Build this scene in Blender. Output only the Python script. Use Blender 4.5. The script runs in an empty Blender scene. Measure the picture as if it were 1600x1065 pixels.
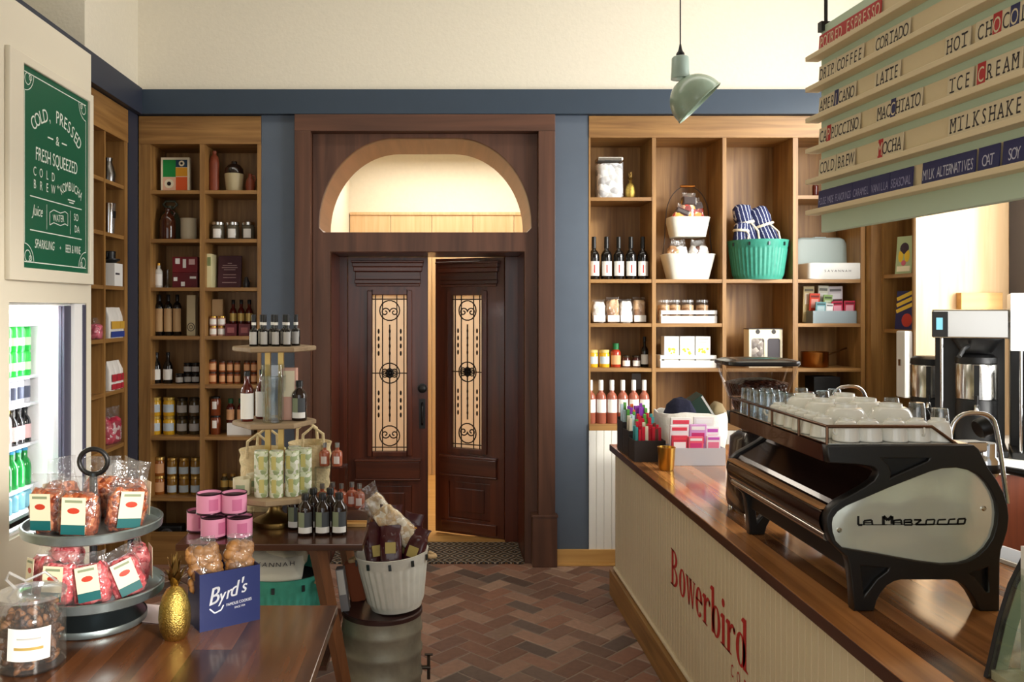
import bpy, bmesh, math, random
from mathutils import Vector, Matrix, noise

random.seed(11)
SC = bpy.context.scene
COL = SC.collection
R = math.radians

# ------------------------------------------------------------------ camera
F, CX, CY, H = 1280.0, 690.0, 482.0, 1.74      # focal length in px, principal point, eye height


def px(x, Y):
    return (x - CX) / F * Y


def pz(y, Y):
    return H - (y - CY) / F * Y


def onz(x, y, z):
    Y = (H - z) * F / (y - CY)
    return (px(x, Y), Y, z)


cd = bpy.data.cameras.new('camera')
cam = bpy.data.objects.new('camera', cd)
COL.objects.link(cam)
cam.location = (0, 0, H)
cam.rotation_euler = (R(90), 0, 0)
cd.sensor_width = 36.0
cd.lens = F / 1600 * 36.0
cd.shift_x = (800 - CX) / 1600
cd.shift_y = -(532.5 - CY) / 1600
cd.clip_start = 0.05
SC.camera = cam

# ------------------------------------------------------------------ world, daylight, exposure
SC.view_settings.view_transform = 'Standard'
SC.view_settings.look = 'None'
SC.view_settings.gamma = 1.0
SC.view_settings.exposure = -0.12
SC.view_settings.use_curve_mapping = False
w = bpy.data.worlds.new('world')
SC.world = w
w.use_nodes = True
wb = w.node_tree.nodes['Background']
wb.inputs[0].default_value = (0.93, 0.96, 1.0, 1)
wb.inputs[1].default_value = 0.58


def area(name, loc, rot, sx, sy, power, col=(1, 1, 1), spread=180):
    l = bpy.data.lights.new(name, 'AREA')
    l.shape = 'RECTANGLE'
    l.size, l.size_y = sx, sy
    l.energy = power
    l.color = col
    l.spread = R(spread)
    o = bpy.data.objects.new(name, l)
    COL.objects.link(o)
    o.location = loc
    o.rotation_euler = rot
    return o


# low hazy sun through the side window (right), soft daylight from the same window and from the shop front
sl = bpy.data.lights.new('sun', 'SUN')
sl.energy = 5.0
sl.angle = R(9)
sl.color = (1.0, 0.94, 0.84)
so = bpy.data.objects.new('sun', sl)
COL.objects.link(so)
so.rotation_euler = Vector((-0.85, 1.0, -0.34)).to_track_quat('-Z', 'Y').to_euler()
area('daylight_side_window', (3.80, 3.75, 2.35), Vector((-0.70, 0.68, -0.18)).to_track_quat('-Z', 'Y').to_euler(), 2.4, 2.6, 175, (1.0, 0.98, 0.95), 155)
area('daylight_shop_front', (-0.3, -2.0, 2.1), Vector((0.35, 1, -0.05)).to_track_quat('-Z', 'Y').to_euler(), 3.0, 3.2, 48, (1.0, 0.985, 0.96))
area('added_ceiling_wash', (0.4, 4.15, 4.36), (0, 0, 0), 5.0, 0.5, 26, (1.0, 0.95, 0.86))  # added wash without any fitting, brightens the papered wall above the beam
area('hall_lamp', (0.2, 7.6, 3.3), (0, 0, 0), 1.8, 1.2, 58, (1.0, 0.91, 0.79))
area('cooler_lamp', (-2.12, 3.98, 1.755), (0, 0, 0), 0.10, 0.7, 16, (0.95, 0.97, 1.0))
area('cooler_lamp', (-2.0, 4.16, 1.25), (R(90), 0, R(180)), 0.03, 0.9, 9, (0.95, 0.97, 1.0))


# ------------------------------------------------------------------ materials
def lin(c):
    r = []
    for v in c[:3]:
        v = v / 255.0
        r.append(v / 12.92 if v <= 0.04045 else ((v + 0.055) / 1.055) ** 2.4)
    return (r[0], r[1], r[2], 1.0)


MATS = {}


def mat(name, c=(200, 200, 200), rough=0.5, metal=0.0, trans=0.0, spec=0.5, bump=0.0, bscale=60, vary=0.0, vscale=8,
        coat=0.0, emit=0.0, ior=1.45):
    if name in MATS:
        return MATS[name]
    m = bpy.data.materials.new(name)
    m.use_nodes = True
    n = m.node_tree.nodes
    L = m.node_tree.links
    b = n['Principled BSDF']
    col = lin(c)
    b.inputs['Base Color'].default_value = col
    b.inputs['Roughness'].default_value = rough
    b.inputs['Metallic'].default_value = metal
    b.inputs['Transmission Weight'].default_value = trans
    b.inputs['Specular IOR Level'].default_value = spec
    b.inputs['Coat Weight'].default_value = coat
    b.inputs['IOR'].default_value = ior
    if emit:
        b.inputs['Emission Color'].default_value = col
        b.inputs['Emission Strength'].default_value = emit
    tc = None
    if vary or bump:
        tc = n.new('ShaderNodeTexCoord')
    if vary:
        no = n.new('ShaderNodeTexNoise')
        no.inputs['Scale'].default_value = vscale
        no.inputs['Detail'].default_value = 5
        L.new(tc.outputs['Object'], no.inputs['Vector'])
        rp = n.new('ShaderNodeValToRGB')
        rp.color_ramp.elements[0].position = 0.3
        rp.color_ramp.elements[1].position = 0.7
        a = [max(0, x * (1 - vary)) for x in col[:3]]
        d = [min(1, x * (1 + vary)) for x in col[:3]]
        rp.color_ramp.elements[0].color = (*a, 1)
        rp.color_ramp.elements[1].color = (*d, 1)
        L.new(no.outputs['Fac'], rp.inputs['Fac'])
        L.new(rp.outputs['Color'], b.inputs['Base Color'])
    if bump:
        nb = n.new('ShaderNodeTexNoise')
        nb.inputs['Scale'].default_value = bscale
        nb.inputs['Detail'].default_value = 4
        L.new(tc.outputs['Object'], nb.inputs['Vector'])
        bp = n.new('ShaderNodeBump')
        bp.inputs['Strength'].default_value = bump
        bp.inputs['Distance'].default_value = 0.01
        L.new(nb.outputs['Fac'], bp.inputs['Height'])
        L.new(bp.outputs['Normal'], b.inputs['Normal'])
    MATS[name] = m
    return m


def wood(name, dark, light, rough=0.4, axis='Z', strip=0.0, plank=0.9, grain=1.0, coat=0.0, contrast=0.5, across='X'):
    """procedural wood; axis = grain direction; strip = width of glued strips across (object X or Z)"""
    m = bpy.data.materials.new(name)
    m.use_nodes = True
    n = m.node_tree.nodes
    L = m.node_tree.links
    b = n['Principled BSDF']
    b.inputs['Roughness'].default_value = rough
    b.inputs['Coat Weight'].default_value = coat
    b.inputs['Coat Roughness'].default_value = 0.12
    tc = n.new('ShaderNodeTexCoord')
    mp = n.new('ShaderNodeMapping')
    s = {'X': (1.2, 22, 22), 'Y': (22, 1.2, 22), 'Z': (22, 22, 1.2)}[axis]
    mp.inputs['Scale'].default_value = [v * grain for v in s]
    L.new(tc.outputs['Object'], mp.inputs['Vector'])
    vec = mp.outputs['Vector']
    rnd = None
    if strip:
        sx = n.new('ShaderNodeSeparateXYZ')
        L.new(tc.outputs['Object'], sx.inputs[0])

        def M(op, a, bb=None):
            q = n.new('ShaderNodeMath')
            q.operation = op
            for i, v in enumerate((a, bb)):
                if v is None:
                    continue
                if isinstance(v, (int, float)):
                    q.inputs[i].default_value = v
                else:
                    L.new(v, q.inputs[i])
            return q.outputs[0]
        i = M('FLOOR', M('DIVIDE', sx.outputs[across], strip))
        wn = n.new('ShaderNodeTexWhiteNoise')
        wn.noise_dimensions = '1D'
        L.new(i, wn.inputs['W'])
        j = M('FLOOR', M('ADD', M('DIVIDE', sx.outputs[axis], plank), M('MULTIPLY', wn.outputs['Value'], 7.3)))
        w2 = n.new('ShaderNodeTexWhiteNoise')
        w2.noise_dimensions = '2D'
        cb = n.new('ShaderNodeCombineXYZ')
        L.new(i, cb.inputs[0])
        L.new(j, cb.inputs[1])
        L.new(cb.outputs[0], w2.inputs['Vector'])
        rnd = w2.outputs['Value']
        va = n.new('ShaderNodeVectorMath')
        va.operation = 'ADD'
        L.new(vec, va.inputs[0])
        sc = n.new('ShaderNodeVectorMath')
        sc.operation = 'SCALE'
        sc.inputs['Scale'].default_value = 20
        L.new(w2.outputs['Color'], sc.inputs[0])
        L.new(sc.outputs[0], va.inputs[1])
        vec = va.outputs[0]
    no = n.new('ShaderNodeTexNoise')
    no.inputs['Scale'].default_value = 1.0
    no.inputs['Detail'].default_value = 3
    no.inputs['Roughness'].default_value = 0.5
    no.inputs['Distortion'].default_value = 0.6
    L.new(vec, no.inputs['Vector'])
    rp = n.new('ShaderNodeValToRGB')
    rp.color_ramp.elements[0].position = 0.5 - contrast * 0.5
    rp.color_ramp.elements[1].position = 0.5 + contrast * 0.5
    rp.color_ramp.elements[0].color = lin(dark)
    rp.color_ramp.elements[1].color = lin(light)
    if rnd is not None:
        ad = n.new('ShaderNodeMath')
        ad.operation = 'MULTIPLY_ADD'
        L.new(rnd, ad.inputs[0])
        ad.inputs[1].default_value = 0.62
        ad.inputs[2].default_value = -0.31
        a2 = n.new('ShaderNodeMath')
        a2.operation = 'ADD'
        L.new(ad.outputs[0], a2.inputs[0])
        L.new(no.outputs['Fac'], a2.inputs[1])
        L.new(a2.outputs[0], rp.inputs['Fac'])
    else:
        L.new(no.outputs['Fac'], rp.inputs['Fac'])
    L.new(rp.outputs['Color'], b.inputs['Base Color'])
    bp = n.new('ShaderNodeBump')
    bp.inputs['Strength'].default_value = 0.06
    bp.inputs['Distance'].default_value = 0.01
    L.new(no.outputs['Fac'], bp.inputs['Height'])
    L.new(bp.outputs['Normal'], b.inputs['Normal'])
    MATS[name] = m
    return m


def film(name, tint=(255, 255, 255), gloss=0.12, rough=0.03, haze=0.0, bump=0.0, bscale=40, backlit=False):
    """thin clear glass or plastic: light passes straight, the surface glints"""
    m = bpy.data.materials.new(name)
    m.use_nodes = True
    n = m.node_tree.nodes
    L = m.node_tree.links
    n.remove(n['Principled BSDF'])
    out = n['Material Output']
    t = n.new('ShaderNodeBsdfTransparent')
    t.inputs[0].default_value = lin(tint)
    g = n.new('ShaderNodeBsdfGlossy')
    g.inputs['Roughness'].default_value = rough
    lw = n.new('ShaderNodeLayerWeight')
    lw.inputs['Blend'].default_value = 0.35
    ma = n.new('ShaderNodeMath')
    ma.operation = 'MULTIPLY_ADD'
    pw = n.new('ShaderNodeMath')
    pw.operation = 'POWER'
    L.new(lw.outputs['Facing'], pw.inputs[0])
    pw.inputs[1].default_value = 2.0
    L.new(pw.outputs[0], ma.inputs[0])
    ma.inputs[1].default_value = 0.35
    ma.inputs[2].default_value = gloss
    mx = n.new('ShaderNodeMixShader')
    L.new(ma.outputs[0], mx.inputs[0])
    L.new(t.outputs[0], mx.inputs[1])
    L.new(g.outputs[0], mx.inputs[2])
    last = mx
    if haze:
        d = n.new('ShaderNodeBsdfTranslucent' if backlit else 'ShaderNodeBsdfDiffuse')
        d.inputs[0].default_value = lin((240, 240, 240))
        m2 = n.new('ShaderNodeMixShader')
        m2.inputs[0].default_value = haze
        L.new(mx.outputs[0], m2.inputs[1])
        L.new(d.outputs[0], m2.inputs[2])
        last = m2
    if bump:
        tc = n.new('ShaderNodeTexCoord')
        no = n.new('ShaderNodeTexNoise')
        no.inputs['Scale'].default_value = bscale
        L.new(tc.outputs['Object'], no.inputs['Vector'])
        bp = n.new('ShaderNodeBump')
        bp.inputs['Strength'].default_value = bump
        bp.inputs['Distance'].default_value = 0.02
        L.new(no.outputs['Fac'], bp.inputs['Height'])
        L.new(bp.outputs['Normal'], g.inputs['Normal'])
    L.new(last.outputs[0], out.inputs['Surface'])
    MATS[name] = m
    return m


def speckle(name, cols, scale=60, rough=0.5, bump=0.5):
    """granular stuff (nuts, beans): voronoi cells each of its own colour"""
    m = bpy.data.materials.new(name)
    m.use_nodes = True
    n = m.node_tree.nodes
    L = m.node_tree.links
    b = n['Principled BSDF']
    b.inputs['Roughness'].default_value = rough
    tc = n.new('ShaderNodeTexCoord')
    v = n.new('ShaderNodeTexVoronoi')
    v.inputs['Scale'].default_value = scale
    L.new(tc.outputs['Object'], v.inputs['Vector'])
    sp = n.new('ShaderNodeSeparateColor')
    L.new(v.outputs['Color'], sp.inputs[0])
    rp = n.new('ShaderNodeValToRGB')
    rp.color_ramp.interpolation = 'CONSTANT' if len(cols) > 2 else 'LINEAR'
    e = rp.color_ramp.elements
    while len(e) < len(cols):
        e.new(0.5)
    for i, c in enumerate(cols):
        e[i].position = i / len(cols)
        e[i].color = lin(c)
    L.new(sp.outputs[0], rp.inputs['Fac'])
    L.new(rp.outputs['Color'], b.inputs['Base Color'])
    bp = n.new('ShaderNodeBump')
    bp.inputs['Strength'].default_value = bump
    bp.inputs['Distance'].default_value = 0.01
    bp.invert = True
    L.new(v.outputs['Distance'], bp.inputs['Height'])
    L.new(bp.outputs['Normal'], b.inputs['Normal'])
    MATS[name] = m
    return m


def island(name, cols, rough=0.7, vary=0.25):
    """one colour per loose piece of the mesh (bricks)"""
    m = bpy.data.materials.new(name)
    m.use_nodes = True
    n = m.node_tree.nodes
    L = m.node_tree.links
    b = n['Principled BSDF']
    b.inputs['Roughness'].default_value = rough
    g = n.new('ShaderNodeNewGeometry')
    rp = n.new('ShaderNodeValToRGB')
    e = rp.color_ramp.elements
    while len(e) < len(cols):
        e.new(0.5)
    for i, c in enumerate(cols):
        e[i].position = i / (len(cols) - 1)
        e[i].color = lin(c)
    L.new(g.outputs['Random Per Island'], rp.inputs['Fac'])
    tc = n.new('ShaderNodeTexCoord')
    no = n.new('ShaderNodeTexNoise')
    no.inputs['Scale'].default_value = 30
    no.inputs['Detail'].default_value = 6
    L.new(tc.outputs['Object'], no.inputs['Vector'])
    mr = n.new('ShaderNodeMapRange')
    mr.inputs['To Min'].default_value = 1 - vary
    mr.inputs['To Max'].default_value = 1 + vary
    L.new(no.outputs['Fac'], mr.inputs['Value'])
    mu = n.new('ShaderNodeVectorMath')
    mu.operation = 'SCALE'
    L.new(rp.outputs['Color'], mu.inputs[0])
    L.new(mr.outputs[0], mu.inputs['Scale'])
    L.new(mu.outputs[0], b.inputs['Base Color'])
    bp = n.new('ShaderNodeBump')
    bp.inputs['Strength'].default_value = 0.25
    bp.inputs['Distance'].default_value = 0.01
    L.new(no.outputs['Fac'], bp.inputs['Height'])
    L.new(bp.outputs['Normal'], b.inputs['Normal'])
    MATS[name] = m
    return m


oak = wood('oak', (120, 82, 40), (174, 130, 73), 0.45, 'Z', grain=1.3, contrast=0.5)
oakh = wood('oak_across', (120, 82, 40), (174, 130, 73), 0.45, 'X', grain=1.3, contrast=0.5)
oaky = wood('oak_deep', (120, 82, 40), (174, 130, 73), 0.45, 'Y', grain=1.3, contrast=0.5)
oakl = wood('honey_oak', (196, 146, 78), (222, 176, 106), 0.45, 'X', contrast=0.5)
paneloak = wood('pale_oak_panel', (204, 166, 118), (226, 192, 148), 0.5, 'Z', contrast=0.5)
walnut = wood('walnut_strips', (42, 22, 13), (122, 74, 42), 0.24, 'Y', strip=0.11, plank=1.6, coat=0.35, contrast=0.75)
walnutx = wood('walnut_table', (46, 26, 16), (86, 50, 30), 0.26, 'X', coat=0.25, contrast=0.5)
counterwood = wood('counter_walnut', (80, 41, 20), (212, 144, 84), 0.17, 'Y', strip=0.06, plank=2.2, coat=0.5, contrast=0.7)
walnute = wood('walnut_edge', (62, 34, 24), (88, 50, 34), 0.35, 'Y')
walnutleg = wood('walnut_leg', (78, 45, 24), (122, 76, 44), 0.35, 'Z')
mahog = wood('mahogany', (56, 22, 11), (112, 52, 28), 0.32, 'Z', grain=0.8, coat=0.25, contrast=0.6)
mahogx = wood('mahogany_across', (58, 24, 12), (116, 56, 30), 0.32, 'X', grain=0.8, coat=0.25, contrast=0.6)
casing_m = wood('stained_casing', (62, 36, 24), (108, 70, 50), 0.45, 'Z', grain=0.7, contrast=0.6)
casingx_m = wood('stained_casing_across', (62, 36, 24), (108, 70, 50), 0.45, 'X', grain=0.7, contrast=0.6)
archwood = wood('arch_lining', (92, 50, 33), (132, 80, 56), 0.4, 'Y', grain=0.7, contrast=0.6)
tierwood = wood('weathered_wood', (128, 104, 76), (176, 152, 118), 0.7, 'X', contrast=0.6)
brick = island('herringbone_brick', [(88, 72, 64), (150, 108, 88), (118, 88, 74), (168, 132, 112), (92, 82, 76), (140, 98, 80), (180, 152, 132)], 0.62)
mortar = mat('mortar', (150, 134, 120), 0.9)
cream_wall = mat('cream_wallpaper', (228, 221, 203), 0.8, bump=0.18, bscale=55, vary=0.02, vscale=30)
cream = mat('cream_paint', (231, 223, 203), 0.5)
olive = mat('shaded_plaster', (150, 142, 104), 0.8, bump=0.1)  # shade of the stepped-back left wall is put into this colour
bead = mat('cream_beadboard', (222, 206, 174), 0.45)
whitebead = mat('white_beadboard', (240, 238, 230), 0.45)
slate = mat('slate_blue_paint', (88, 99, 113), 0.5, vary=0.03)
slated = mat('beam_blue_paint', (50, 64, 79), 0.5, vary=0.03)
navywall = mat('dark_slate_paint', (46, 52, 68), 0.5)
black = mat('black_plastic', (16, 16, 17), 0.4)
blackm = mat('black_metal', (22, 21, 21), 0.38, spec=0.6)
iron = mat('wrought_iron', (26, 20, 17), 0.5, metal=0.4)
white = mat('white', (240, 239, 235), 0.5)
whitep = mat('white_paper', (242, 240, 234), 0.7)
china = mat('white_china', (240, 240, 232), 0.12, coat=0.4)
chrome = mat('chrome', (225, 225, 225), 0.1, metal=1.0)
steel = mat('stainless', (205, 203, 198), 0.22, metal=1.0)
zinc = mat('galvanized_zinc', (150, 162, 164), 0.38, metal=0.85, vary=0.2, vscale=14)
zincd = mat('dark_zinc', (72, 80, 84), 0.3, metal=0.85, vary=0.15)
drumzinc = mat('weathered_zinc', (158, 156, 140), 0.5, metal=0.55, vary=0.25, vscale=9, bump=0.15, bscale=30)
brass = mat('brass', (196, 158, 76), 0.28, metal=1.0)
brassp = mat('aged_brass', (186, 158, 82), 0.36, metal=1.0, vary=0.3, vscale=120, bump=0.35, bscale=220)
brassd = mat('dark_brass', (142, 114, 64), 0.4, metal=1.0)
copper = mat('copper', (150, 92, 40), 0.3, metal=1.0)
glass = film('clear_glass', (248, 250, 250), 0.07)
glassb = film('thick_glass', (236, 240, 240), 0.12, rough=0.06)
plastic = film('clear_wrap', (252, 252, 252), 0.07, rough=0.14, haze=0.035, bump=0.9, bscale=28)
frost = film('frosted_glass', (250, 240, 222), 0.05, rough=0.3, haze=0.45, bump=0.3, backlit=True)
acrylic = film('acrylic', (250, 250, 250), 0.035, haze=0.015)
navy = mat('navy_card', (28, 40, 92), 0.4)
teal = mat('teal_enamel', (64, 152, 132), 0.4, vary=0.1, vscale=30)
whiteen = mat('white_enamel', (226, 226, 214), 0.4, vary=0.06, vscale=20)
rope = mat('rope', (206, 174, 128), 0.8, bump=0.6, bscale=120)
straw = mat('straw', (222, 202, 156), 0.8, bump=0.8, bscale=90, vary=0.12, vscale=40)
darkglass = mat('dark_bottle_glass', (14, 12, 12), 0.08, coat=0.4)
amber = mat('amber_glass', (62, 28, 14), 0.08, coat=0.5)
redglass = mat('red_syrup_glass', (84, 22, 16), 0.08, coat=0.5)
rose = mat('rose_wine_glass', (196, 112, 88), 0.08, coat=0.4, trans=0.35)
rosem = mat('rose_spirit', (214, 122, 92), 0.08, coat=0.4, trans=0.5)
pink = mat('pink_tin', (238, 158, 192), 0.4)
pinkd = mat('pink_tin_print', (214, 118, 160), 0.4)
greensign = mat('green_sign', (8, 92, 64), 0.45)
signwhite = mat('sign_white', (228, 236, 224), 0.6)
mint = mat('mint_paint', (158, 188, 154), 0.5)
mintl = mat('pale_mint_paint', (196, 216, 194), 0.5)
boardcream = mat('board_cream', (226, 208, 172), 0.5)
tilecream = mat('tile_cream', (222, 208, 178), 0.6)
tilenavy = mat('tile_navy', (42, 44, 96), 0.5)
tilered = mat('tile_red', (184, 44, 46), 0.5)
ink = mat('ink', (58, 52, 58), 0.7)
letterred = mat('letter_red', (190, 40, 38), 0.5)
maroon = mat('maroon_wrap', (70, 24, 30), 0.3, coat=0.3)
sage = mat('sage_label', (142, 152, 122), 0.6)
tanlabel = mat('tan_label', (190, 156, 112), 0.7)
peach = mat('peach_label', (226, 172, 124), 0.6)
goldlab = mat('gold_label', (206, 176, 100), 0.4, metal=0.3)
mustard = mat('mustard', (226, 176, 40), 0.15, coat=0.4)
bluelab = mat('pale_blue_label', (196, 212, 222), 0.6)
greylab = mat('grey_label', (186, 184, 180), 0.6)
olivej = mat('olive_jar', (74, 62, 38), 0.12, coat=0.4)
darkjar = mat('dark_jar', (34, 24, 20), 0.12, coat=0.4)
amberjar = mat('honey_jar', (158, 92, 36), 0.12, coat=0.4)
orangejar = mat('orange_jar', (158, 84, 48), 0.12, coat=0.4)
tealband = mat('teal_band', (20, 96, 98), 0.5)
labelcream = mat('label_cream', (238, 228, 198), 0.55)
redemb = mat('red_emblem', (196, 62, 40), 0.5)


# ------------------------------------------------------------------ mesh building
class MB:
    def __init__(s):
        s.v, s.f, s.mi, s.cur = [], [], [], 0

    def add(s, vs, fs):
        o = len(s.v)
        s.v += [tuple(v) for v in vs]
        for f in fs:
            s.f.append([i + o for i in f])
            s.mi.append(s.cur)
        return s

    def use(s, i):
        s.cur = i
        return s

    def box(s, x0, x1, y0, y1, z0, z1, M=None):
        vs = [Vector((x, y, z)) for x in (x0, x1) for y in (y0, y1) for z in (z0, z1)]
        if M is not None:
            vs = [M @ v for v in vs]
        return s.add(vs, [(0, 1, 3, 2), (4, 6, 7, 5), (0, 4, 5, 1), (2, 3, 7, 6), (0, 2, 6, 4), (1, 5, 7, 3)])

    def lathe(s, prof, seg=24, c=(0, 0, 0), a0=0, a1=360, M=None):
        full = abs(a1 - a0) >= 359.9
        n = seg if full else seg + 1
        vs, fs = [], []
        for r, z in prof:
            for k in range(n):
                a = R(a0 + (a1 - a0) * k / seg)
                v = Vector((c[0] + r * math.cos(a), c[1] + r * math.sin(a), c[2] + z))
                vs.append(M @ v if M is not None else v)
        for i in range(len(prof) - 1):
            for k in range(seg):
                k2 = (k + 1) % n
                if prof[i][0] < 1e-6 and prof[i + 1][0] < 1e-6:
                    continue
                fs.append((i * n + k, i * n + k2, (i + 1) * n + k2, (i + 1) * n + k))
        return s.add(vs, fs)

    def tube(s, pts, r, seg=8, closed=False, rs=None):
        P = [Vector(p) for p in pts]
        n = len(P)
        vs, fs = [], []
        up = None
        for i in range(n):
            if closed:
                t = P[(i + 1) % n] - P[i - 1]
            else:
                t = P[min(i + 1, n - 1)] - P[max(i - 1, 0)]
            t.normalize()
            if up is None:
                up = Vector((0, 0, 1)) if abs(t.z) < 0.9 else Vector((1, 0, 0))
            sd = t.cross(up)
            if sd.length < 1e-6:
                sd = t.orthogonal()
            sd.normalize()
            up = sd.cross(t).normalized()
            rr = rs[i] if rs else r
            for k in range(seg):
                a = 2 * math.pi * k / seg
                vs.append(P[i] + sd * (rr * math.cos(a)) + up * (rr * math.sin(a)))
        m = n if closed else n - 1
        for i in range(m):
            j = (i + 1) % n
            for k in range(seg):
                k2 = (k + 1) % seg
                fs.append((i * seg + k, i * seg + k2, j * seg + k2, j * seg + k))
        if not closed:
            fs.append(tuple(range(seg))[::-1])
            fs.append(tuple((n - 1) * seg + k for k in range(seg)))
        return s.add(vs, fs)

    def prism(s, poly, a, b, axis='Y', M=None):
        """polygon in the plane across axis, extruded from a to b"""
        n = len(poly)

        def P(u, v, t):
            q = Vector((u, t, v) if axis == 'Y' else (t, u, v) if axis == 'X' else (u, v, t))
            return M @ q if M is not None else q
        vs = [P(u, v, a) for u, v in poly] + [P(u, v, b) for u, v in poly]
        fs = [tuple(range(n)), tuple(range(2 * n - 1, n - 1, -1))]
        for i in range(n):
            j = (i + 1) % n
            fs.append((i, i + n, j + n, j))
        return s.add(vs, fs)

    def loft(s, secs, seg=24, e=3.0, c=(0, 0, 0), nz=0, nf=20, seed=0, cap=True, M=None):
        """secs: (z, halfwidth, halfdepth[, dx, dy]) stacked superellipses"""
        vs, fs = [], []
        for q in secs:
            z, hw, hd = q[:3]
            dx, dy = (q[3], q[4]) if len(q) > 3 else (0, 0)
            for k in range(seg):
                a = 2 * math.pi * k / seg
                ca, sa = math.cos(a), math.sin(a)
                x = hw * math.copysign(abs(ca) ** (2 / e), ca) + dx
                y = hd * math.copysign(abs(sa) ** (2 / e), sa) + dy
                v = Vector((x, y, z))
                if nz:
                    v += noise.noise_vector(v * nf + Vector((seed * 7.1, seed * 3.3, seed))) * nz
                v += Vector(c)
                vs.append(M @ v if M is not None else v)
        n = len(secs)
        for i in range(n - 1):
            for k in range(seg):
                k2 = (k + 1) % seg
                fs.append((i * seg + k, i * seg + k2, (i + 1) * seg + k2, (i + 1) * seg + k))
        if cap:
            fs.append(tuple(range(seg))[::-1])
            fs.append(tuple((n - 1) * seg + k for k in range(seg)))
        return s.add(vs, fs)

    def sphere(s, c, r, seg=12, rings=8, sc=(1, 1, 1), M=None):
        vs, fs = [], []
        for i in range(rings + 1):
            t = math.pi * i / rings
            for k in range(seg):
                a = 2 * math.pi * k / seg
                v = Vector((c[0] + r * sc[0] * math.sin(t) * math.cos(a), c[1] + r * sc[1] * math.sin(t) * math.sin(a),
                            c[2] - r * sc[2] * math.cos(t)))
                vs.append(M @ v if M is not None else v)
        for i in range(rings):
            for k in range(seg):
                k2 = (k + 1) % seg
                fs.append((i * seg + k, i * seg + k2, (i + 1) * seg + k2, (i + 1) * seg + k))
        return s.add(vs, fs)

    def ring2d(s, cx, cz, rx, rz, tx, tz, y=0, a0=0, a1=360, seg=28):
        """flat lettering bowl: ellipse ring in the XZ plane facing -Y"""
        vs, fs = [], []
        for k in range(seg + 1):
            a = R(a0 + (a1 - a0) * k / seg)
            vs.append((cx + rx * math.cos(a), y, cz + rz * math.sin(a)))
            vs.append((cx + (rx - tx) * math.cos(a), y, cz + (rz - tz) * math.sin(a)))
        for k in range(seg):
            fs.append((2 * k, 2 * k + 1, 2 * k + 3, 2 * k + 2))
        return s.add(vs, fs)

    def poly2d(s, pts, y=0):
        return s.add([(a, y, b) for a, b in pts], [tuple(range(len(pts)))])

    def rect2d(s, x0, x1, z0, z1, y=0):
        return s.poly2d([(x0, z0), (x1, z0), (x1, z1), (x0, z1)], y)

    def line2d(s, pts, w, y=0):
        for (a, b), (c, d) in zip(pts[:-1], pts[1:]):
            L = math.hypot(c - a, d - b) or 1
            nx, nz = -(d - b) / L * w / 2, (c - a) / L * w / 2
            s.add([(a + nx, y, b + nz), (a - nx, y, b - nz), (c - nx, y, d - nz), (c + nx, y, d + nz)], [(0, 1, 2, 3)])
        return s

    def text(s, body, x, z, size, sx=1.0, y=0.0, rot=0.0, align='CENTER', shear=0.0):
        """flat lettering standing in the XZ plane, facing -Y; size = cap height"""
        vs, fs = glyphs(body, align)
        k = size / 0.694
        ca, sa = math.cos(rot), math.sin(rot)
        out = []
        for (u, v) in vs:
            u, v = u * k * sx + shear * v * k, v * k
            out.append((x + u * ca - v * sa, y, z + u * sa + v * ca))
        return s.add(out, fs)

    def mono(s, body, x, z, cell, size, sx=0.8, y=0.0):
        for i, ch in enumerate(body):
            if ch != ' ':
                s.text(ch, x + cell * (i + 0.5), z, size, sx, y)
        return s

    def mesh(s, name, mats, smooth=None, bevel=0.0):
        me = bpy.data.meshes.new(name)
        me.from_pydata(s.v, [], s.f)
        if not isinstance(mats, (list, tuple)):
            mats = [mats]
        for m in mats:
            me.materials.append(m)
        me.polygons.foreach_set('material_index', s.mi)
        bm = bmesh.new()
        bm.from_mesh(me)
        if bevel:
            bmesh.ops.remove_doubles(bm, verts=bm.verts, dist=1e-5)
        bmesh.ops.recalc_face_normals(bm, faces=bm.faces)
        if bevel:
            es = [e for e in bm.edges if e.is_manifold and e.calc_face_angle(0) > R(40)]
            bmesh.ops.bevel(bm, geom=es, offset=bevel, segments=2, affect='EDGES', profile=0.6, clamp_overlap=True)
        if smooth:
            for f in bm.faces:
                f.smooth = True
            for e in bm.edges:
                if len(e.link_faces) == 2 and e.calc_face_angle(0) > R(smooth):
                    e.smooth = False
        bm.to_mesh(me)
        bm.free()
        me.update()
        return me

    def build(s, name, mats, parent=None, loc=(0, 0, 0), rot=(0, 0, 0), smooth=None, bevel=0.0):
        return put_mesh(name, s.mesh(name, mats, smooth, bevel), parent, loc, rot)


_gl = {}


def glyphs(body, align):
    key = (body, align)
    if key in _gl:
        return _gl[key]
    cu = bpy.data.curves.new('glyph', 'FONT')
    cu.body = body
    cu.align_x = align
    cu.resolution_u = 3
    cu.size = 1.0
    o = bpy.data.objects.new('glyph', cu)
    me = bpy.data.meshes.new_from_object(o)
    vs = [(v.co.x, v.co.y) for v in me.vertices]
    fs = [tuple(p.vertices) for p in me.polygons]
    bpy.data.objects.remove(o)
    bpy.data.curves.remove(cu)
    bpy.data.meshes.remove(me)
    _gl[key] = (vs, fs)
    return _gl[key]


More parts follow.
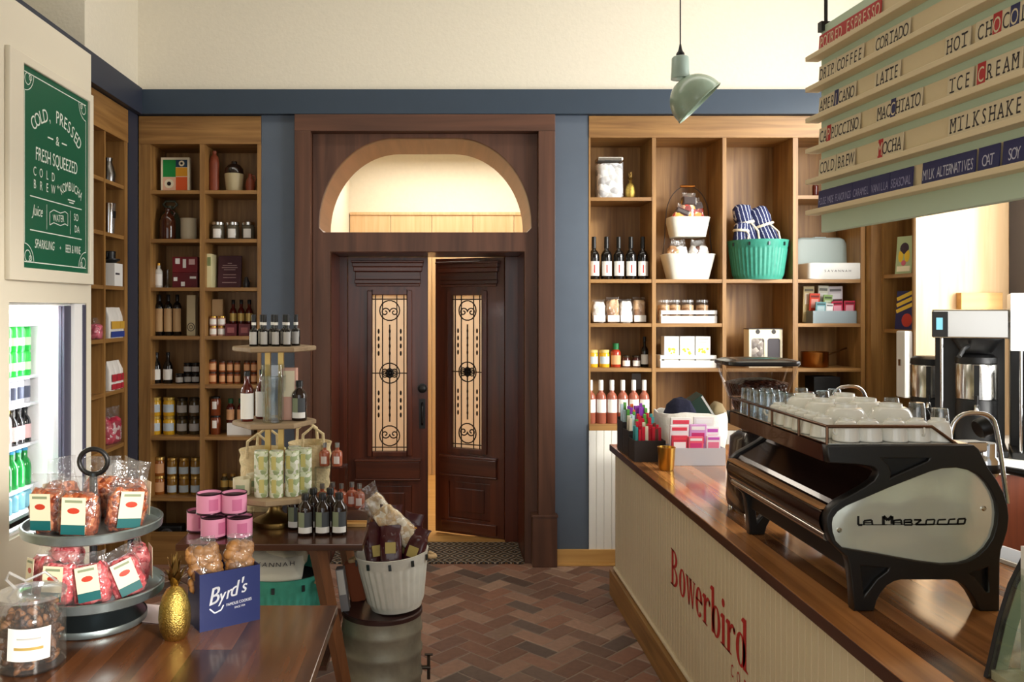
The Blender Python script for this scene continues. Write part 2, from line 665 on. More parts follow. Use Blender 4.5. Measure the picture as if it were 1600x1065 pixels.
def plate(name, outer, holes, thick, mats, parent=None, loc=(0, 0, 0), rot=(0, 0, 0), bevel=0.002):
    """flat plate with holes, outlines in XZ, front face at y=0, thickness towards +Y"""
    cu = bpy.data.curves.new(name, 'CURVE')
    cu.dimensions = '2D'
    cu.fill_mode = 'BOTH'
    cu.extrude = thick / 2 - bevel
    cu.bevel_depth = bevel
    cu.bevel_resolution = 1
    cu.offset = -bevel
    for pts in [outer] + list(holes):
        sp = cu.splines.new('POLY')
        sp.points.add(len(pts) - 1)
        for p, (u, v) in zip(sp.points, pts):
            p.co = (u, v, 0, 1)
        sp.use_cyclic_u = True
    o = bpy.data.objects.new(name, cu)
    me = bpy.data.meshes.new_from_object(o)
    bpy.data.objects.remove(o)
    bpy.data.curves.remove(cu)
    me.transform(Matrix.Translation((0, thick / 2, 0)) @ Matrix.Rotation(R(90), 4, 'X'))
    me.materials.clear()
    me.materials.append(mats)
    for p in me.polygons:
        p.material_index = 0
    return put_mesh(name, me, parent, loc, rot)


def put_mesh(name, me, parent=None, loc=(0, 0, 0), rot=(0, 0, 0)):
    o = bpy.data.objects.new(name, me)
    COL.objects.link(o)
    o.location = loc
    o.rotation_euler = rot
    if parent is not None:
        o.parent = parent
    return o


def thing(name, label, cat, loc=(0, 0, 0), rz=0.0, group=None, rot=None):
    o = bpy.data.objects.new(name, None)
    o.empty_display_size = 0.05
    COL.objects.link(o)
    o.location = loc
    o.rotation_euler = rot if rot else (0, 0, rz)
    o['label'] = label
    o['category'] = cat
    if group:
        o['group'] = group
    return o


def tag(o, label, cat, group=None):
    o['label'] = label
    o['category'] = cat
    if group:
        o['group'] = group
    return o


def struct(o, label=None):
    o['kind'] = 'structure'
    if label:
        o['label'] = label
    return o


def dup(root, loc, rz, label, group=None):
    r = root.copy()
    COL.objects.link(r)
    r.location = loc
    r.rotation_euler = (root.rotation_euler[0], root.rotation_euler[1], rz)
    r['label'] = label
    if group:
        r['group'] = group
    for ch in list(root.children):
        c = ch.copy()
        COL.objects.link(c)
        c.parent = r
        for g in list(ch.children):
            d = g.copy()
            COL.objects.link(d)
            d.parent = c
    return r


NUM = ['zero', 'one', 'two', 'three', 'four', 'five', 'six', 'seven', 'eight', 'nine', 'ten', 'eleven', 'twelve']
NTH = ['', 'second', 'third', 'fourth', 'fifth', 'sixth', 'seventh', 'eighth', 'ninth', 'tenth']


def ordl(i, n):
    if n == 1:
        return ''
    if n == 2:
        return ['left of the two', 'right of the two'][i]
    if i == 0:
        return 'leftmost of the ' + NUM[n]
    if i == n - 1:
        return 'rightmost of the ' + NUM[n]
    if n == 3:
        return 'middle of the three'
    return NTH[i] + ' from left of the ' + NUM[n]


# ------------------------------------------------------------------ turned goods: bottles, jars, cups
KINDS = {}


def bottle_prof(r, h, nr, sh, nk):
    """r body radius, h height, nr neck radius, sh height where shoulder starts, nk where neck starts"""
    return [(0, 0), (r * 0.92, 0), (r, h * 0.02), (r, sh), (r * 0.93, sh + (nk - sh) * 0.3), (r * 0.62 + nr * 0.3, sh + (nk - sh) * 0.68),
            (nr, nk), (nr, h), (0, h)]


def band(r, z0, z1):
    return [(r, z0), (r, z1)]


def kind(key, name, cat, parts):
    """parts: (part name, profile, material, a0, a1); the first is the body"""
    KINDS[key] = dict(name=name, cat=cat, parts=[], src=parts)


def jar_kind(key, name, r, h, body, lid, lab, l0=0.2, l1=0.62, lidh=0.16, lr=0.96, wrap=130):
    kind(key, name, 'jar', [
        ('jar', [(0, 0), (r * 0.94, 0), (r, h * 0.03), (r, h * (0.90 - lidh)), (r * 0.86, h * (1 - lidh)), (0, h * (1 - lidh))], body),
        ('lid', [(r * lr, h * (1 - lidh)), (r * lr, h * 0.985), (r * lr * 0.94, h), (0, h)], lid),
        ('label', band(r * 1.012, h * l0, h * l1), lab, -90 - wrap / 2, -90 + wrap / 2)])


def bottle_kind(key, name, r, h, body, cap, lab, nr=None, sh=0.6, nk=0.78, l0=0.12, l1=0.5, caph=0.1, capname='cap', wrap=150):
    nr = nr or r * 0.38
    kind(key, name, 'bottle', [
        ('glass_body', bottle_prof(r, h * 0.985, nr, h * sh, h * nk), body),
        (capname, [(nr * 1.12, h * (1 - caph)), (nr * 1.12, h * 0.995), (nr, h), (0, h)], cap)]
        + ([('label', band(r * 1.012, h * l0, h * l1), lab, -90 - wrap / 2, -90 + wrap / 2)] if lab else []))


def put(key, loc, label, group=None, rz=0.0):
    k = KINDS[key]
    if not k['parts']:
        for p in k['src']:
            m = MB().lathe(p[1], k.get('seg', 20), (0, 0, 0), *(p[3:5] if len(p) > 3 else (0, 360)))
            k['parts'].append((p[0], m.mesh(p[0], p[2], smooth=k.get('smooth', 48))))
    t = thing(k['name'], label, k['cat'], loc, rz, group)
    for nm, me in k['parts']:
        put_mesh(nm, me, t)
    return t


def shelf_row(key, pxs, Y, z, desc, tail, group=None):
    n = len(pxs)
    for i, x in enumerate(pxs):
        put(key, (px(x, Y), Y, z), f'{desc}, {ordl(i, n)} {tail}' if n > 1 else f'{desc} {tail}', group if n > 1 else None)


def stack_row(key, pxs, Y, z, h, desc, tail, group, levels=2):
    n = len(pxs)
    for i, x in enumerate(pxs):
        for l in range(levels):
            put(key, (px(x, Y), Y, z + l * (h + 0.001)), f"{['lower', 'upper'][l]} {desc}, {ordl(i, n) + ' stacks' if n > 1 else ''} {tail}".replace('  ', ' '), group)


def carton(name, label, cat, loc, w, d, h, m, rz=0.0, group=None, decor=None, bevel=0.002, rot=None):
    """box standing at loc (base centre), front towards -Y; decor: (part, x0,x1,z0,z1 in fractions of the front, mat)"""
    t = thing(name, label, cat, loc, rz, group, rot)
    MB().box(-w / 2, w / 2, -d / 2, d / 2, 0, h).build('body', m, t, bevel=bevel)
    for nm, x0, x1, z0, z1, mm in decor or []:
        MB().box((x0 - .5) * w, (x1 - .5) * w, -d / 2 - 0.0012, -d / 2 + 0.0005, z0 * h, z1 * h).build(nm, mm, t)
    return t


def pouch(name, label, cat, loc, w, d, h, top, fill, rz=0.0, lab=None, group=None, seed=0, rot=None, e=3.2, wrapm=None, fillh=None, tie=False, wide=1.0):
    """filled clear bag: contents, wrapper gathered at the top, label (> band, emblem)"""
    t = thing(name, label, cat, loc, rz, group, rot)
    fh = fillh or h
    c = MB()
    n = 10
    secs = []
    for i in range(n + 1):
        u = i / n
        k = (1 - (2 * abs(u - 0.5)) ** 4) ** 0.5
        secs.append((u * fh + 0.002, w / 2 * (0.70 + 0.26 * k), d / 2 * (0.55 + 0.4 * k)))
    c.loft(secs, 28, e, nz=0.010, nf=55, seed=seed)
    c.build('contents', fill, t, smooth=60)
    wr = MB()
    S = [(0, w * .42, d * .36), (h * .1, w * .5, d * .5), (h * .5, w * .515, d * .53), (h * .85, w * .5, d * .46)]
    if tie:
        S += [(h, w * .36, d * .34), (h * 1.06, w * .12, d * .12), (h * 1.1, w * .12, d * .11), (h * 1.1 + top * .5, w * .3 * wide, d * .14), (h * 1.1 + top, w * .42 * wide, d * .1)]
    else:
        S += [(h * 1.02, w * .46, d * .22), (h + top * .6, w * .47, d * .07), (h + top, w * .5 * wide, d * .03)]
    wr.loft(S, 32, e, nz=0.006, nf=38, seed=seed + 3)
    wr.build('wrapper', wrapm or plastic, t, smooth=50)
    if lab:
        lw, z0, z1 = w * 0.6, h * 0.12, h * 0.98
        y = -d * .53 - 0.006
        lb = MB().box(-lw / 2, lw / 2, y, y + 0.001, z0, z1).build('label', labelcream, t)
        MB().box(-lw / 2, lw / 2, y - .0008, y + .0002, z0 + .012 * 0, z0 + (z1 - z0) * .26).build('label_band', lab, lb)
        MB().sphere((0, y, z0 + (z1 - z0) * .64), lw * .26, 16, 6, (1, .02, .5)).build('emblem', redemb, lb)
        MB().box(-lw * .36, lw * .36, y - .0008, y, z0 + (z1 - z0) * .86, z0 + (z1 - z0) * .93).build('label_stripe', sage, lb)
    return t


# ------------------------------------------------------------------ the setting
YB = 5.57                      # plane of the back wall and of the shelf fronts
S = F / YB


def xb(x):
    return px(x, YB)


def zb(y):
    return pz(y, YB)


def sb(name, boxes, m, label=None, bevel=0.0):
    b = MB()
    for q in boxes:
        b.box(*q)
    o = b.build(name, m, bevel=bevel)
    return struct(o, label)


# floor: herringbone bricks on a mortar bed
fl = MB()
fl.use(0).box(-2.8, 3.9, -2.1, 6.22, -0.06, -0.004)
fl.use(1)
W = 0.105
g = 0.004
c45 = math.cos(R(45))
for a in range(-60, 100):
    for b_ in range(-60, 100):
        k = (a - b_) % 4
        if k == 0:
            q = (a * W + g, (a + 2) * W - g, b_ * W + g, (b_ + 1) * W - g)
        elif k == 3:
            q = (a * W + g, (a + 1) * W - g, b_ * W + g, (b_ + 2) * W - g)
        else:
            continue
        mx, my = (q[0] + q[1]) / 2, (q[2] + q[3]) / 2
        X, Y = (mx - my) * c45, (mx + my) * c45
        if not (-2.3 < X < 3.0 and 1.6 < Y < 6.1):
            continue
        dz = random.uniform(-0.0012, 0.0012)
        ch = 0.005
        vs = []
        for (u, v, z) in [(q[0], q[2], -0.004), (q[1], q[2], -0.004), (q[1], q[3], -0.004), (q[0], q[3], -0.004),
                          (q[0] + ch, q[2] + ch, dz), (q[1] - ch, q[2] + ch, dz), (q[1] - ch, q[3] - ch, dz), (q[0] + ch, q[3] - ch, dz)]:
            vs.append(((u - v) * c45, (u + v) * c45, z))
        fl.add(vs, [(4, 5, 6, 7), (0, 1, 5, 4), (1, 2, 6, 5), (2, 3, 7, 6), (3, 0, 4, 7)])
struct(fl.build('floor', [mortar, brick]), 'brick floor laid in herringbone')

sb('ceiling', [(-2.8, 3.9, -2.1, 6.3, 4.4, 4.5)], cream_wall)
# back wall: papered band above the beam, and the mass behind the shelves and around the door
sb('wall_back', [(-2.8, 3.9, YB, 6.2, 3.215, 4.4), (-2.8, -0.99, 5.93, 6.2, 0, 3.22), (0.765, 3.9, 5.93, 6.2, 0, 3.22),
                 (-1.0, 0.77, 5.66, 6.2, 2.97, 3.22), (-1.0, -0.868, 5.66, 6.2, 0, 2.97), (0.642, 0.77, 5.66, 6.2, 0, 2.97)],
   cream_wall, 'cream papered wall above the blue beam')
sb('wall_left', [(-2.5, -2.065, 4.74, 5.93, 3.215, 4.4), (-2.52, -2.40, 4.45, 5.93, 0, 3.22)], cream_wall)
sb('wall_left_recess', [(-2.8, -2.62, 2.6, 4.9, 3.0, 4.4), (-2.8, -2.6, -2.0, 2.6, 0, 4.4)], olive)
sb('wall_left_front', [(-2.7, -1.9, 2.6, 4.44, 1.768, 3.114), (-2.7, -1.9, 2.6, 4.44, 0, 0.72), (-2.7, -1.9, 2.6, 3.6, 0.72, 1.768),
                       (-2.7, -1.9, 4.385, 4.44, 0.72, 1.768), (-2.75, -2.68, 3.6, 4.385, 0.72, 1.768)], cream,
   'cream built-in surround of the drinks cooler')
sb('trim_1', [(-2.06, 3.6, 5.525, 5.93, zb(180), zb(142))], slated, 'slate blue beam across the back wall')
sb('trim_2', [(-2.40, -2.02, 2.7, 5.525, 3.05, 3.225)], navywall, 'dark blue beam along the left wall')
sb('trim_3', [(xb(408) + .001, xb(462), YB + .005, 5.93, 0, zb(180))], slate, 'slate blue wall strip left of the doorway')
sb('trim_4', [(xb(866), xb(920) - .001, YB + .005, 5.93, 0, zb(180))], slate, 'slate blue wall strip right of the doorway')
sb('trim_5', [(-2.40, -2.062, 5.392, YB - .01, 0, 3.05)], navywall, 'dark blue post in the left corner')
sb('baseboard_back', [(xb(867), 2.93, YB - .022, YB - .001, 0.012, zb(857)), (xb(867), 2.93, YB - .034, YB - .001, 0.0, 0.014)], oakl,
   'honey oak baseboard under the right shelves', bevel=0.003)

# door casing
sb('trim_6', [(xb(462), xb(487), 5.52, 5.66, 0, zb(207)), (xb(840), xb(866), 5.52, 5.66, 0, zb(207))], casing_m, 'stained door casing', bevel=0.004)
sb('trim_7', [(xb(462), xb(866), 5.519, 5.66, zb(207), zb(181))], casingx_m, 'stained head casing', bevel=0.004)
sb('trim_8', [(0.612, 0.778, 5.508, 5.60, 0, 0.335), (0.606, 0.784, 5.503, 5.60, 0.335, 0.352)], casing_m, 'plinth block of the casing', bevel=0.004)
sb('trim_9', [(-1.004, -0.838, 5.508, 5.60, 0, 0.335), (-1.01, -0.832, 5.503, 5.60, 0.335, 0.352)], casing_m, 'left plinth block of the casing', bevel=0.004)

# arched transom: D-shaped opening
AX0, AX1, AZ0, AZ1 = -0.838, 0.614, 2.262, 2.905
arch = [(AX0 + 0.03, AZ0), (AX1 - 0.03, AZ0), (AX1, AZ0 + 0.03)]
rx, rz = 0.52, AZ1 - AZ0 - 0.05
for k in range(19):
    a = R(90 * k / 18)
    arch.append((AX1 - rx + rx * math.cos(a), AZ0 + 0.05 + rz * math.sin(a)))
for k in range(19):
    a = R(90 + 90 * k / 18)
    arch.append((AX0 + rx + rx * math.cos(a), AZ0 + 0.05 + rz * math.sin(a)))
arch.append((AX0, AZ0 + 0.03))
outer = [(-0.882, 0.0), (-0.76, 0.0), (-0.76, 2.13), (0.567, 2.13), (0.567, 0.0), (0.656, 0.0), (0.656, 2.936), (-0.882, 2.936)]
struct(plate('trim_10', outer, [arch], 0.06, casing_m, loc=(0, 5.60, 0), bevel=0.003), 'dark wood panel with arched opening over the door')
al = MB()
n = len(arch)
cx_, cz_ = (AX0 + AX1) / 2, 2.45
vs = []
for (u, v) in arch:
    for y in (5.655, 6.19):
        vs.append((u, y, v))
for (u, v) in arch:
    for y in (5.655, 6.19):
        vs.append((cx_ + (u - cx_) * 1.04, y, cz_ + (v - cz_) * 1.04))
fs = []
for i in range(n):
    j = (i + 1) % n
    fs += [(2 * i, 2 * j, 2 * j + 1, 2 * i + 1), (2 * n + 2 * i, 2 * n + 2 * i + 1, 2 * n + 2 * j + 1, 2 * n + 2 * j),
           (2 * i, 2 * n + 2 * i, 2 * n + 2 * j, 2 * j), (2 * i + 1, 2 * j + 1, 2 * n + 2 * j + 1, 2 * n + 2 * i + 1)]
al.add(vs, fs)
struct(al.build('trim_11', archwood, smooth=40), 'curved wooden lining of the arch')
sb('trim_12', [(-0.866, 0.64, 5.66, 6.19, 2.128, 2.236)], mahogx, 'transom bar above the double door')
sb('trim_13', [(-0.866, -0.76, 5.66, 6.1, 0, 2.127), (-0.866, -0.702, 6.1, 6.2, 0, 2.127), (0.567, 0.64, 5.66, 6.1, 0, 2.127), (0.471, 0.64, 6.1, 6.2, 0, 2.127)],
   mahog, 'door jambs', bevel=0.004)
sb('trim_14', [(-0.702, 0.471, 6.08, 6.22, 0, 0.014)], oakl, 'oak threshold')

# hall beyond the door
sb('floor_hall', [(-0.97, 1.6, 6.22, 8.7, -0.06, -0.001)], oakl)
sb('wall_hall', [(-0.97, 1.6, 8.62, 8.72, 0, 3.42), (-1.07, -0.97, 6.2, 8.7, 0, 3.42), (1.6, 1.7, 6.2, 8.7, 0, 3.42), (-1.07, 1.7, 6.195, 6.21, 3.2, 3.5)], cream_wall)
sb('ceiling_hall', [(-1.07, 1.7, 6.2, 8.7, 3.42, 3.5)], cream_wall)
pn = MB()
for i in range(6):
    pn.box(-0.96 + i * 0.43, -0.96 + i * 0.43 + 0.426, 8.585, 8.62, 0.0, 2.72)
pn.box(-0.96, 1.6, 8.57, 8.62, 2.72, 2.75)
struct(pn.build('trim_15', paneloak, bevel=0.002), 'pale oak panelling in the hall')

# right side: pier, window wall, shop front
sb('wall_right', [(2.953, 3.546, 5.10, 5.125, 0, 3.05), (3.30, 3.546, 5.125, 5.93, 0, 3.05), (3.546, 3.75, 4.95, 5.93, 0, 3.22),
                  (3.546, 3.75, -2.0, 4.95, 0, 1.02), (3.546, 3.75, -2.0, 4.95, 3.62, 4.4), (3.546, 3.75, -2.0, 2.35, 1.02, 3.62), (3.546, 3.75, 4.95, 5.93, 3.22, 4.4)],
   paneloak, 'pale oak clad pier and window wall on the right')
wf = MB()
wf.box(3.53, 3.72, 4.86, 5.095, 1.02, 3.62)
for q in (2.35, 3.55):
    wf.box(3.58, 3.70, q, q + 0.07, 1.02, 3.62)
wf.box(3.58, 3.70, 2.35, 4.9, 1.02, 1.09)
wf.box(3.58, 3.70, 2.35, 4.9, 3.55, 3.62)
o = struct(wf.build('window_1', mat('window_frame_grey', (70, 68, 74), 0.5)), 'dark framed side window')
MB().box(3.635, 3.641, 2.40, 4.88, 1.08, 3.56).build('window_pane', glass, o)
sb('wall_front', [(-2.8, 3.9, -2.1, -1.95, 0, 0.06), (-2.8, 3.9, -2.1, -1.95, 3.75, 4.4), (-2.8, -1.7, -2.1, -1.95, 0.06, 3.75), (3.5, 3.9, -2.1, -1.95, 0.06, 3.75)], cream_wall)


# double door
def leaf(name, W_, H_, loc, rz, mirror, label, knob):
    """leaf standing from x=0 (hinge or left edge) to W_, front at y=0 facing -Y"""
    t = struct(thing(name, label, 'door', loc, rz))
    gx0, gx1, gz0, gz1 = W_ * 0.30, W_ * 0.745, 0.66, 1.825
    if mirror:
        gx0, gx1 = W_ - gx1, W_ - gx0
    o = plate('stiles_and_rails', [(0, 0), (W_, 0), (W_, H_), (0, H_)], [[(gx0, gz0), (gx1, gz0), (gx1, gz1), (gx0, gz1)],
              [(W_ * .2, .12), (W_ * .8, .12), (W_ * .8, .40), (W_ * .2, .40)]], 0.045, mahog, t, bevel=0.003)
    m = MB()
    mg = 0.035
    for a, b_, c_, d in ((gx0 - mg, gx0, gz0 - mg, gz1 + mg), (gx1, gx1 + mg, gz0 - mg, gz1 + mg), (gx0, gx1, gz0 - mg, gz0), (gx0, gx1, gz1, gz1 + mg)):
        m.box(a, b_, -0.018, 0.0, c_, d)
    m.build('glazing_bead', mahog, t, bevel=0.006)
    m = MB()
    x0, x1 = W_ * 0.1, W_ * 0.9
    for z, h_, dd, ex in ((1.89, 0.02, 0.02, 0.0), (1.91, 0.03, 0.03, 0.008), (1.94, 0.06, 0.022, 0.004), (2.0, 0.035, 0.04, 0.016), (2.035, 0.03, 0.055, 0.024), (2.065, 0.016, 0.065, 0.03)):
        m.box(x0 - ex, x1 + ex, -dd, 0, z, z + h_)
    m.build('cornice', mahogx, t, bevel=0.005)
    m = MB()
    m.box(x0, x1, -0.03, 0, 0.46, 0.585)
    m.box(x0 - .008, x1 + .008, -0.04, 0, 0.585, 0.605)
    m.box(x0 - .006, x1 + .006, -0.036, 0, 0.445, 0.46)
    m.box(x0, x1, -0.022, 0, 0.02, 0.10)
    m.build('lock_rail_moulding', mahogx, t, bevel=0.005)
    m = MB()
    m.box(W_ * .2, W_ * .8, 0.012, 0.03, .12, .40)
    m.box(W_ * .29, W_ * .71, 0.002, 0.02, .17, .35)
    m.build('lower_panel', mahog, t, bevel=0.006)
    MB().box(gx0, gx1, 0.02, 0.026, gz0, gz1).build('glass_pane', frost, t)
    # wrought iron grille
    ir = MB()
    cx = (gx0 + gx1) / 2
    w2 = (gx1 - gx0) / 2
    y = -0.002
    for f in (-0.8, -0.4, 0.4, 0.8):
        ir.tube([(cx + f * w2, y, gz0), (cx + f * w2, y, gz1)], 0.0045, 6)
    ir.tube([(cx, y, gz0 + .22), (cx, y, gz1 - .22)], 0.0055, 6)
    for z in (gz0 + .03, gz1 - .03, (gz0 + gz1) / 2):
        ir.tube([(gx0, y, z), (gx1, y, z)], 0.0045, 6)
    for zc in (gz0 + .115, gz1 - .115, (gz0 + gz1) / 2):
        big = abs(zc - (gz0 + gz1) / 2) < .1
        rr = w2 * .56
        rz_ = .075
        ir.tube([(cx + rr * math.cos(R(a)), y, zc + rz_ * math.sin(R(a))) for a in range(0, 360, 20)], 0.005, 6, closed=True)
        for sx in (-1, 1):
            for sz in ((-1, 1) if big else (1 if zc > 1.2 else -1,)):
                pts = []
                for k in range(26):
                    a = k / 25 * 2.6 * math.pi
                    r = 0.034 * (1 - k / 30)
                    pts.append((cx + sx * (0.033 - r * math.cos(a)), y, zc - sz * 0.012 + sz * r * math.sin(a)))
                ir.tube(pts, 0.005, 6)
        if big:
            for k in range(8):
                a = R(45 * k)
                ir.sphere((cx + .02 * math.cos(a), y, zc + .028 * math.sin(a)), 0.013, 8, 6)
            ir.sphere((cx, y, zc), 0.015, 8, 6)
    for f in (-0.62, 0, 0.62):
        for i in range(4):
            for z in (gz0 + .27 + i * .055, gz1 - .27 - i * .055):
                ir.sphere((cx + f * w2, y, z), 0.008, 8, 6, (1, 1, 2.4))
    ir.build('iron_grille', iron, t, smooth=50)
    if knob:
        kx = W_ * 0.93
        m = MB()
        Mx = Matrix.Translation((kx, 0, 1.13)) @ Matrix.Rotation(R(90), 4, 'X')
        m.lathe([(0, 0), (.036, 0), (.036, .008), (.014, .012), (.014, .03), (.026, .036), (.03, .05), (.02, .06), (0, .062)], 20, M=Mx)
        m.build('door_knob', blackm, t, smooth=40)
        m = MB()
        m.box(kx - .022, kx + .022, -0.008, 0, .83, 1.05)
        m.tube([(kx, -.005, .86), (kx, -.045, .88), (kx, -.05, .94), (kx, -.045, 1.0), (kx, -.005, 1.02)], .009, 8)
        m.build('pull_handle', blackm, t, smooth=50)
    return t


leaf('door_1', 0.598, 2.11, (-0.700, 6.12, 0.016), 0, False, 'left leaf of the mahogany double door, closed, with black knob', True)
# the right leaf stands ajar, swung into the hall about its right edge
rl = R(-25)
leaf('door_2', 0.57, 2.11, (0.468 - 0.57 * math.cos(rl), 6.12 - 0.57 * math.sin(rl), 0.016), rl, True, 'right leaf of the mahogany double door, standing ajar', False)

# runner in the doorway
mt = bpy.data.materials.new('woven_rug')
mt.use_nodes = True
nn, LL = mt.node_tree.nodes, mt.node_tree.links
bs = nn['Principled BSDF']
bs.inputs['Roughness'].default_value = 0.95
tc = nn.new('ShaderNodeTexCoord')
sx = nn.new('ShaderNodeSeparateXYZ')
LL.new(tc.outputs['Object'], sx.inputs[0])


def mnode(op, a, b=None, c=None):
    q = nn.new('ShaderNodeMath')
    q.operation = op
    for i, v in enumerate((a, b, c)):
        if v is None:
            continue
        if isinstance(v, (int, float)):
            q.inputs[i].default_value = v
        else:
            LL.new(v, q.inputs[i])
    return q.outputs[0]


ax = mnode('ABSOLUTE', mnode('SUBTRACT', mnode('FRACT', mnode('MULTIPLY', sx.outputs[0], 6.5)), 0.5))
ay = mnode('ABSOLUTE', mnode('SUBTRACT', mnode('FRACT', mnode('MULTIPLY', sx.outputs[1], 5.2)), 0.5))
dd = mnode('FRACT', mnode('MULTIPLY', mnode('ADD', ax, ay), 3.6))
rp = nn.new('ShaderNodeValToRGB')
rp.color_ramp.interpolation = 'CONSTANT'
e = rp.color_ramp.elements
e[0].color = lin((40, 37, 36))
e[1].position = 0.46
e[1].color = lin((172, 160, 142))
k = e.new(0.68)
k.color = lin((52, 46, 44))
k = e.new(0.86)
k.color = lin((138, 104, 62))
LL.new(dd, rp.inputs['Fac'])
LL.new(rp.outputs['Color'], bs.inputs['Base Color'])
tag(MB().box(-0.66, 0.66, -0.245, 0.245, 0.0015, 0.011).build('runner_rug', mt, loc=(-0.097, 5.83, 0), bevel=0.002),
    'black and cream patterned woven rug lying in the doorway', 'rug')


# ------------------------------------------------------------------ built-in shelves
def shelving(name, label, loc, rz, verts, rows, depth, ztop, zfas, zbase, cols, top_z=None, extra=None):
    """local x along the front, front at y=0, depth to +Y. verts: (x0,x1) uprights; cols: list of row lists per bay"""
    t = thing(name, label, 'shelves', loc, rz)
    X0, X1 = verts[0][0], verts[-1][1]
    MB().box(X0, X1, depth - .015, depth, 0.0, ztop).build('back_panel', oak, t)
    for i, (a, b) in enumerate(verts):
        MB().box(a, b, 0, depth - .015, 0.0, zfas if 0 < i < len(verts) - 1 else ztop).build('side_panel' if i in (0, len(verts) - 1) else 'divider', oak, t)
    MB().box(X0, X1, -0.004, 0.02, zfas, ztop).build('fascia', oakh, t, bevel=0.002)
    MB().box(verts[0][1], verts[-1][0], 0.02, depth - .015, zfas, zfas + .02).build('top_board', oakh, t)
    for i, rr in enumerate(cols):
        for z in rr:
            MB().box(verts[i][1], verts[i + 1][0], 0.004, depth - .015, z - .024, z).build('shelf', oakh, t)
    return t


ROW = [2.545, 2.214, 1.884, 1.553, 1.222, 0.870, 0.456]
left_unit = shelving('wall_shelving', 'tall oak shelving built in left of the doorway, full of jars and bottles', (xb(217), YB, 0), 0,
                     [(0, .078), (xb(312) - xb(217), xb(320) - xb(217)), (xb(402) - xb(217), xb(408) - xb(217))], None, 0.34, 3.048, zb(225), 0,
                     [ROW + [0.12], ROW + [0.12]])
MB().box(.078, xb(402) - xb(217), 0.002, 0.02, 0, .22).build('plinth', oakh, left_unit)
lw_unit = shelving('wall_shelving', 'narrow oak shelving on the left wall behind the cooler', (-2.066, 4.452, 0), R(90),
                   [(0, .03), (.565, .585), (.885, .938)], None, 0.32, 3.045, 2.83, 0,
                   [[2.54, 2.214, 1.884, 1.553, 1.222, 0.870, .456], [2.54, 2.214, 1.884, 1.553, 1.222, 0.870, .456]])
RX = xb(920)
rv = [(0, .012), (xb(1019) - RX, xb(1025) - RX), (xb(1129) - RX, xb(1135) - RX), (xb(1239) - RX, xb(1247) - RX), (xb(1345) - RX, xb(1352) - RX)]
right_unit = shelving('wall_shelving', 'long oak shelving built in right of the doorway above white beadboard', (RX, YB, 0), 0, rv, None, 0.357, 3.05, zb(215), 0,
                      [[2.497, 1.940, 1.640, 1.335], [1.940, 1.640, 1.335], [1.940, 1.335], [2.51, 1.940, 1.640, 1.335]])
MB().box(0, rv[-1][1], -0.012, 0.32, .913, .957).build('ledge', oakh, right_unit, bevel=0.003)
m = MB()
x = 0.0
poly = []
while x < rv[-1][1] - .05:
    poly += [(x, 0.0), (x + .046, 0.0), (x + .048, 0.005), (x + .05, 0.005)]
    x += .052
poly = poly + [(x, 0.0), (x, .02), (0, .02)]
m.prism(poly, .1, .913, 'Z')
m.build('beadboard', whitebead, right_unit, loc=(0, -0.009, 0))
pier_unit = shelving('wall_shelving', 'small oak shelves in the side of the pier, right corner', (2.956, 5.50, 0), R(-90),
                     [(0, .02), (.352, .372)], None, 0.30, 3.045, 2.95, 0, [[2.5, 1.965, 1.605]])
sb('trim_16', [(2.885, 2.955, 5.50, 5.93, 0, 3.05)], oak, 'oak corner post right of the shelves')


# ------------------------------------------------------------------ goods on the shelves left of the doorway
YL = YB + 0.12
LS = 'on left shelves'
# top row
t = carton('framed_print', 'cream framed card with green, orange and yellow blocks, top left shelf bay', 'print', (px(275, YL), YL, ROW[0]), .20, .035, .242, labelcream,
           decor=[('green_block', .08, .52, .44, .93, mat('card_green', (20, 140, 62), .6)), ('navy_block', .52, .92, .72, .93, mat('card_navy', (24, 58, 84), .6)),
                  ('yellow_block', .52, .92, .46, .71, mat('card_yellow', (226, 158, 34), .6)), ('orange_block', .52, .92, .06, .44, mat('card_orange', (230, 96, 40), .6)),
                  ('peach_block', .08, .51, .06, .43, mat('card_peach', (234, 190, 160), .6))])
for r_, u_, v_ in ((.02, .045, .2), (.032, -.042, .06)):
    MB().lathe([(0, 0), (r_, 0)], 20, M=Matrix.Translation((u_, -.0195, v_)) @ Matrix.Rotation(R(90), 4, 'X')).build('cream_disc', labelcream, t)
    MB().lathe([(0, 0), (r_ * .45, 0)], 16, M=Matrix.Translation((u_, -.0205, v_)) @ Matrix.Rotation(R(90), 4, 'X')).build('black_dot', black, t)
terra = mat('terracotta', (136, 66, 42), .45, vary=.2)
tag(MB().lathe([(0, 0), (.032, 0), (.034, .02), (.034, .20), (.028, .245), (.013, .262), (.015, .275), (.015, .288), (0, .288)], 20).build(
    'stoneware_bottle', terra, loc=(px(335, YL), YL, ROW[0]), smooth=50), 'tall terracotta bottle, top right bay of the left shelves', 'bottle')
t = thing('stoneware_crock', 'two-tone cream and dark stoneware crock, top right bay of left shelves', 'crock', (px(366, YL), YL, ROW[0]))
MB().lathe([(0, 0), (.052, 0), (.056, .02), (.066, .115), (.066, .128)], 24).build('body', mat('stone_cream', (188, 174, 136), .4), t, smooth=50)
MB().lathe([(.066, .128), (.062, .165), (.042, .19), (.02, .20), (.02, .215), (0, .215)], 24).build('dark_shoulder', darkjar, t, smooth=50)
t = thing('stoneware_jug', 'small rust brown jug at the right end of the top left shelf', 'jug', (px(391, YL), YL, ROW[0]))
MB().lathe([(0, 0), (.03, 0), (.034, .05), (.028, .085), (.012, .11), (.014, .13), (0, .13)], 18).build('body', terra, t, smooth=50)
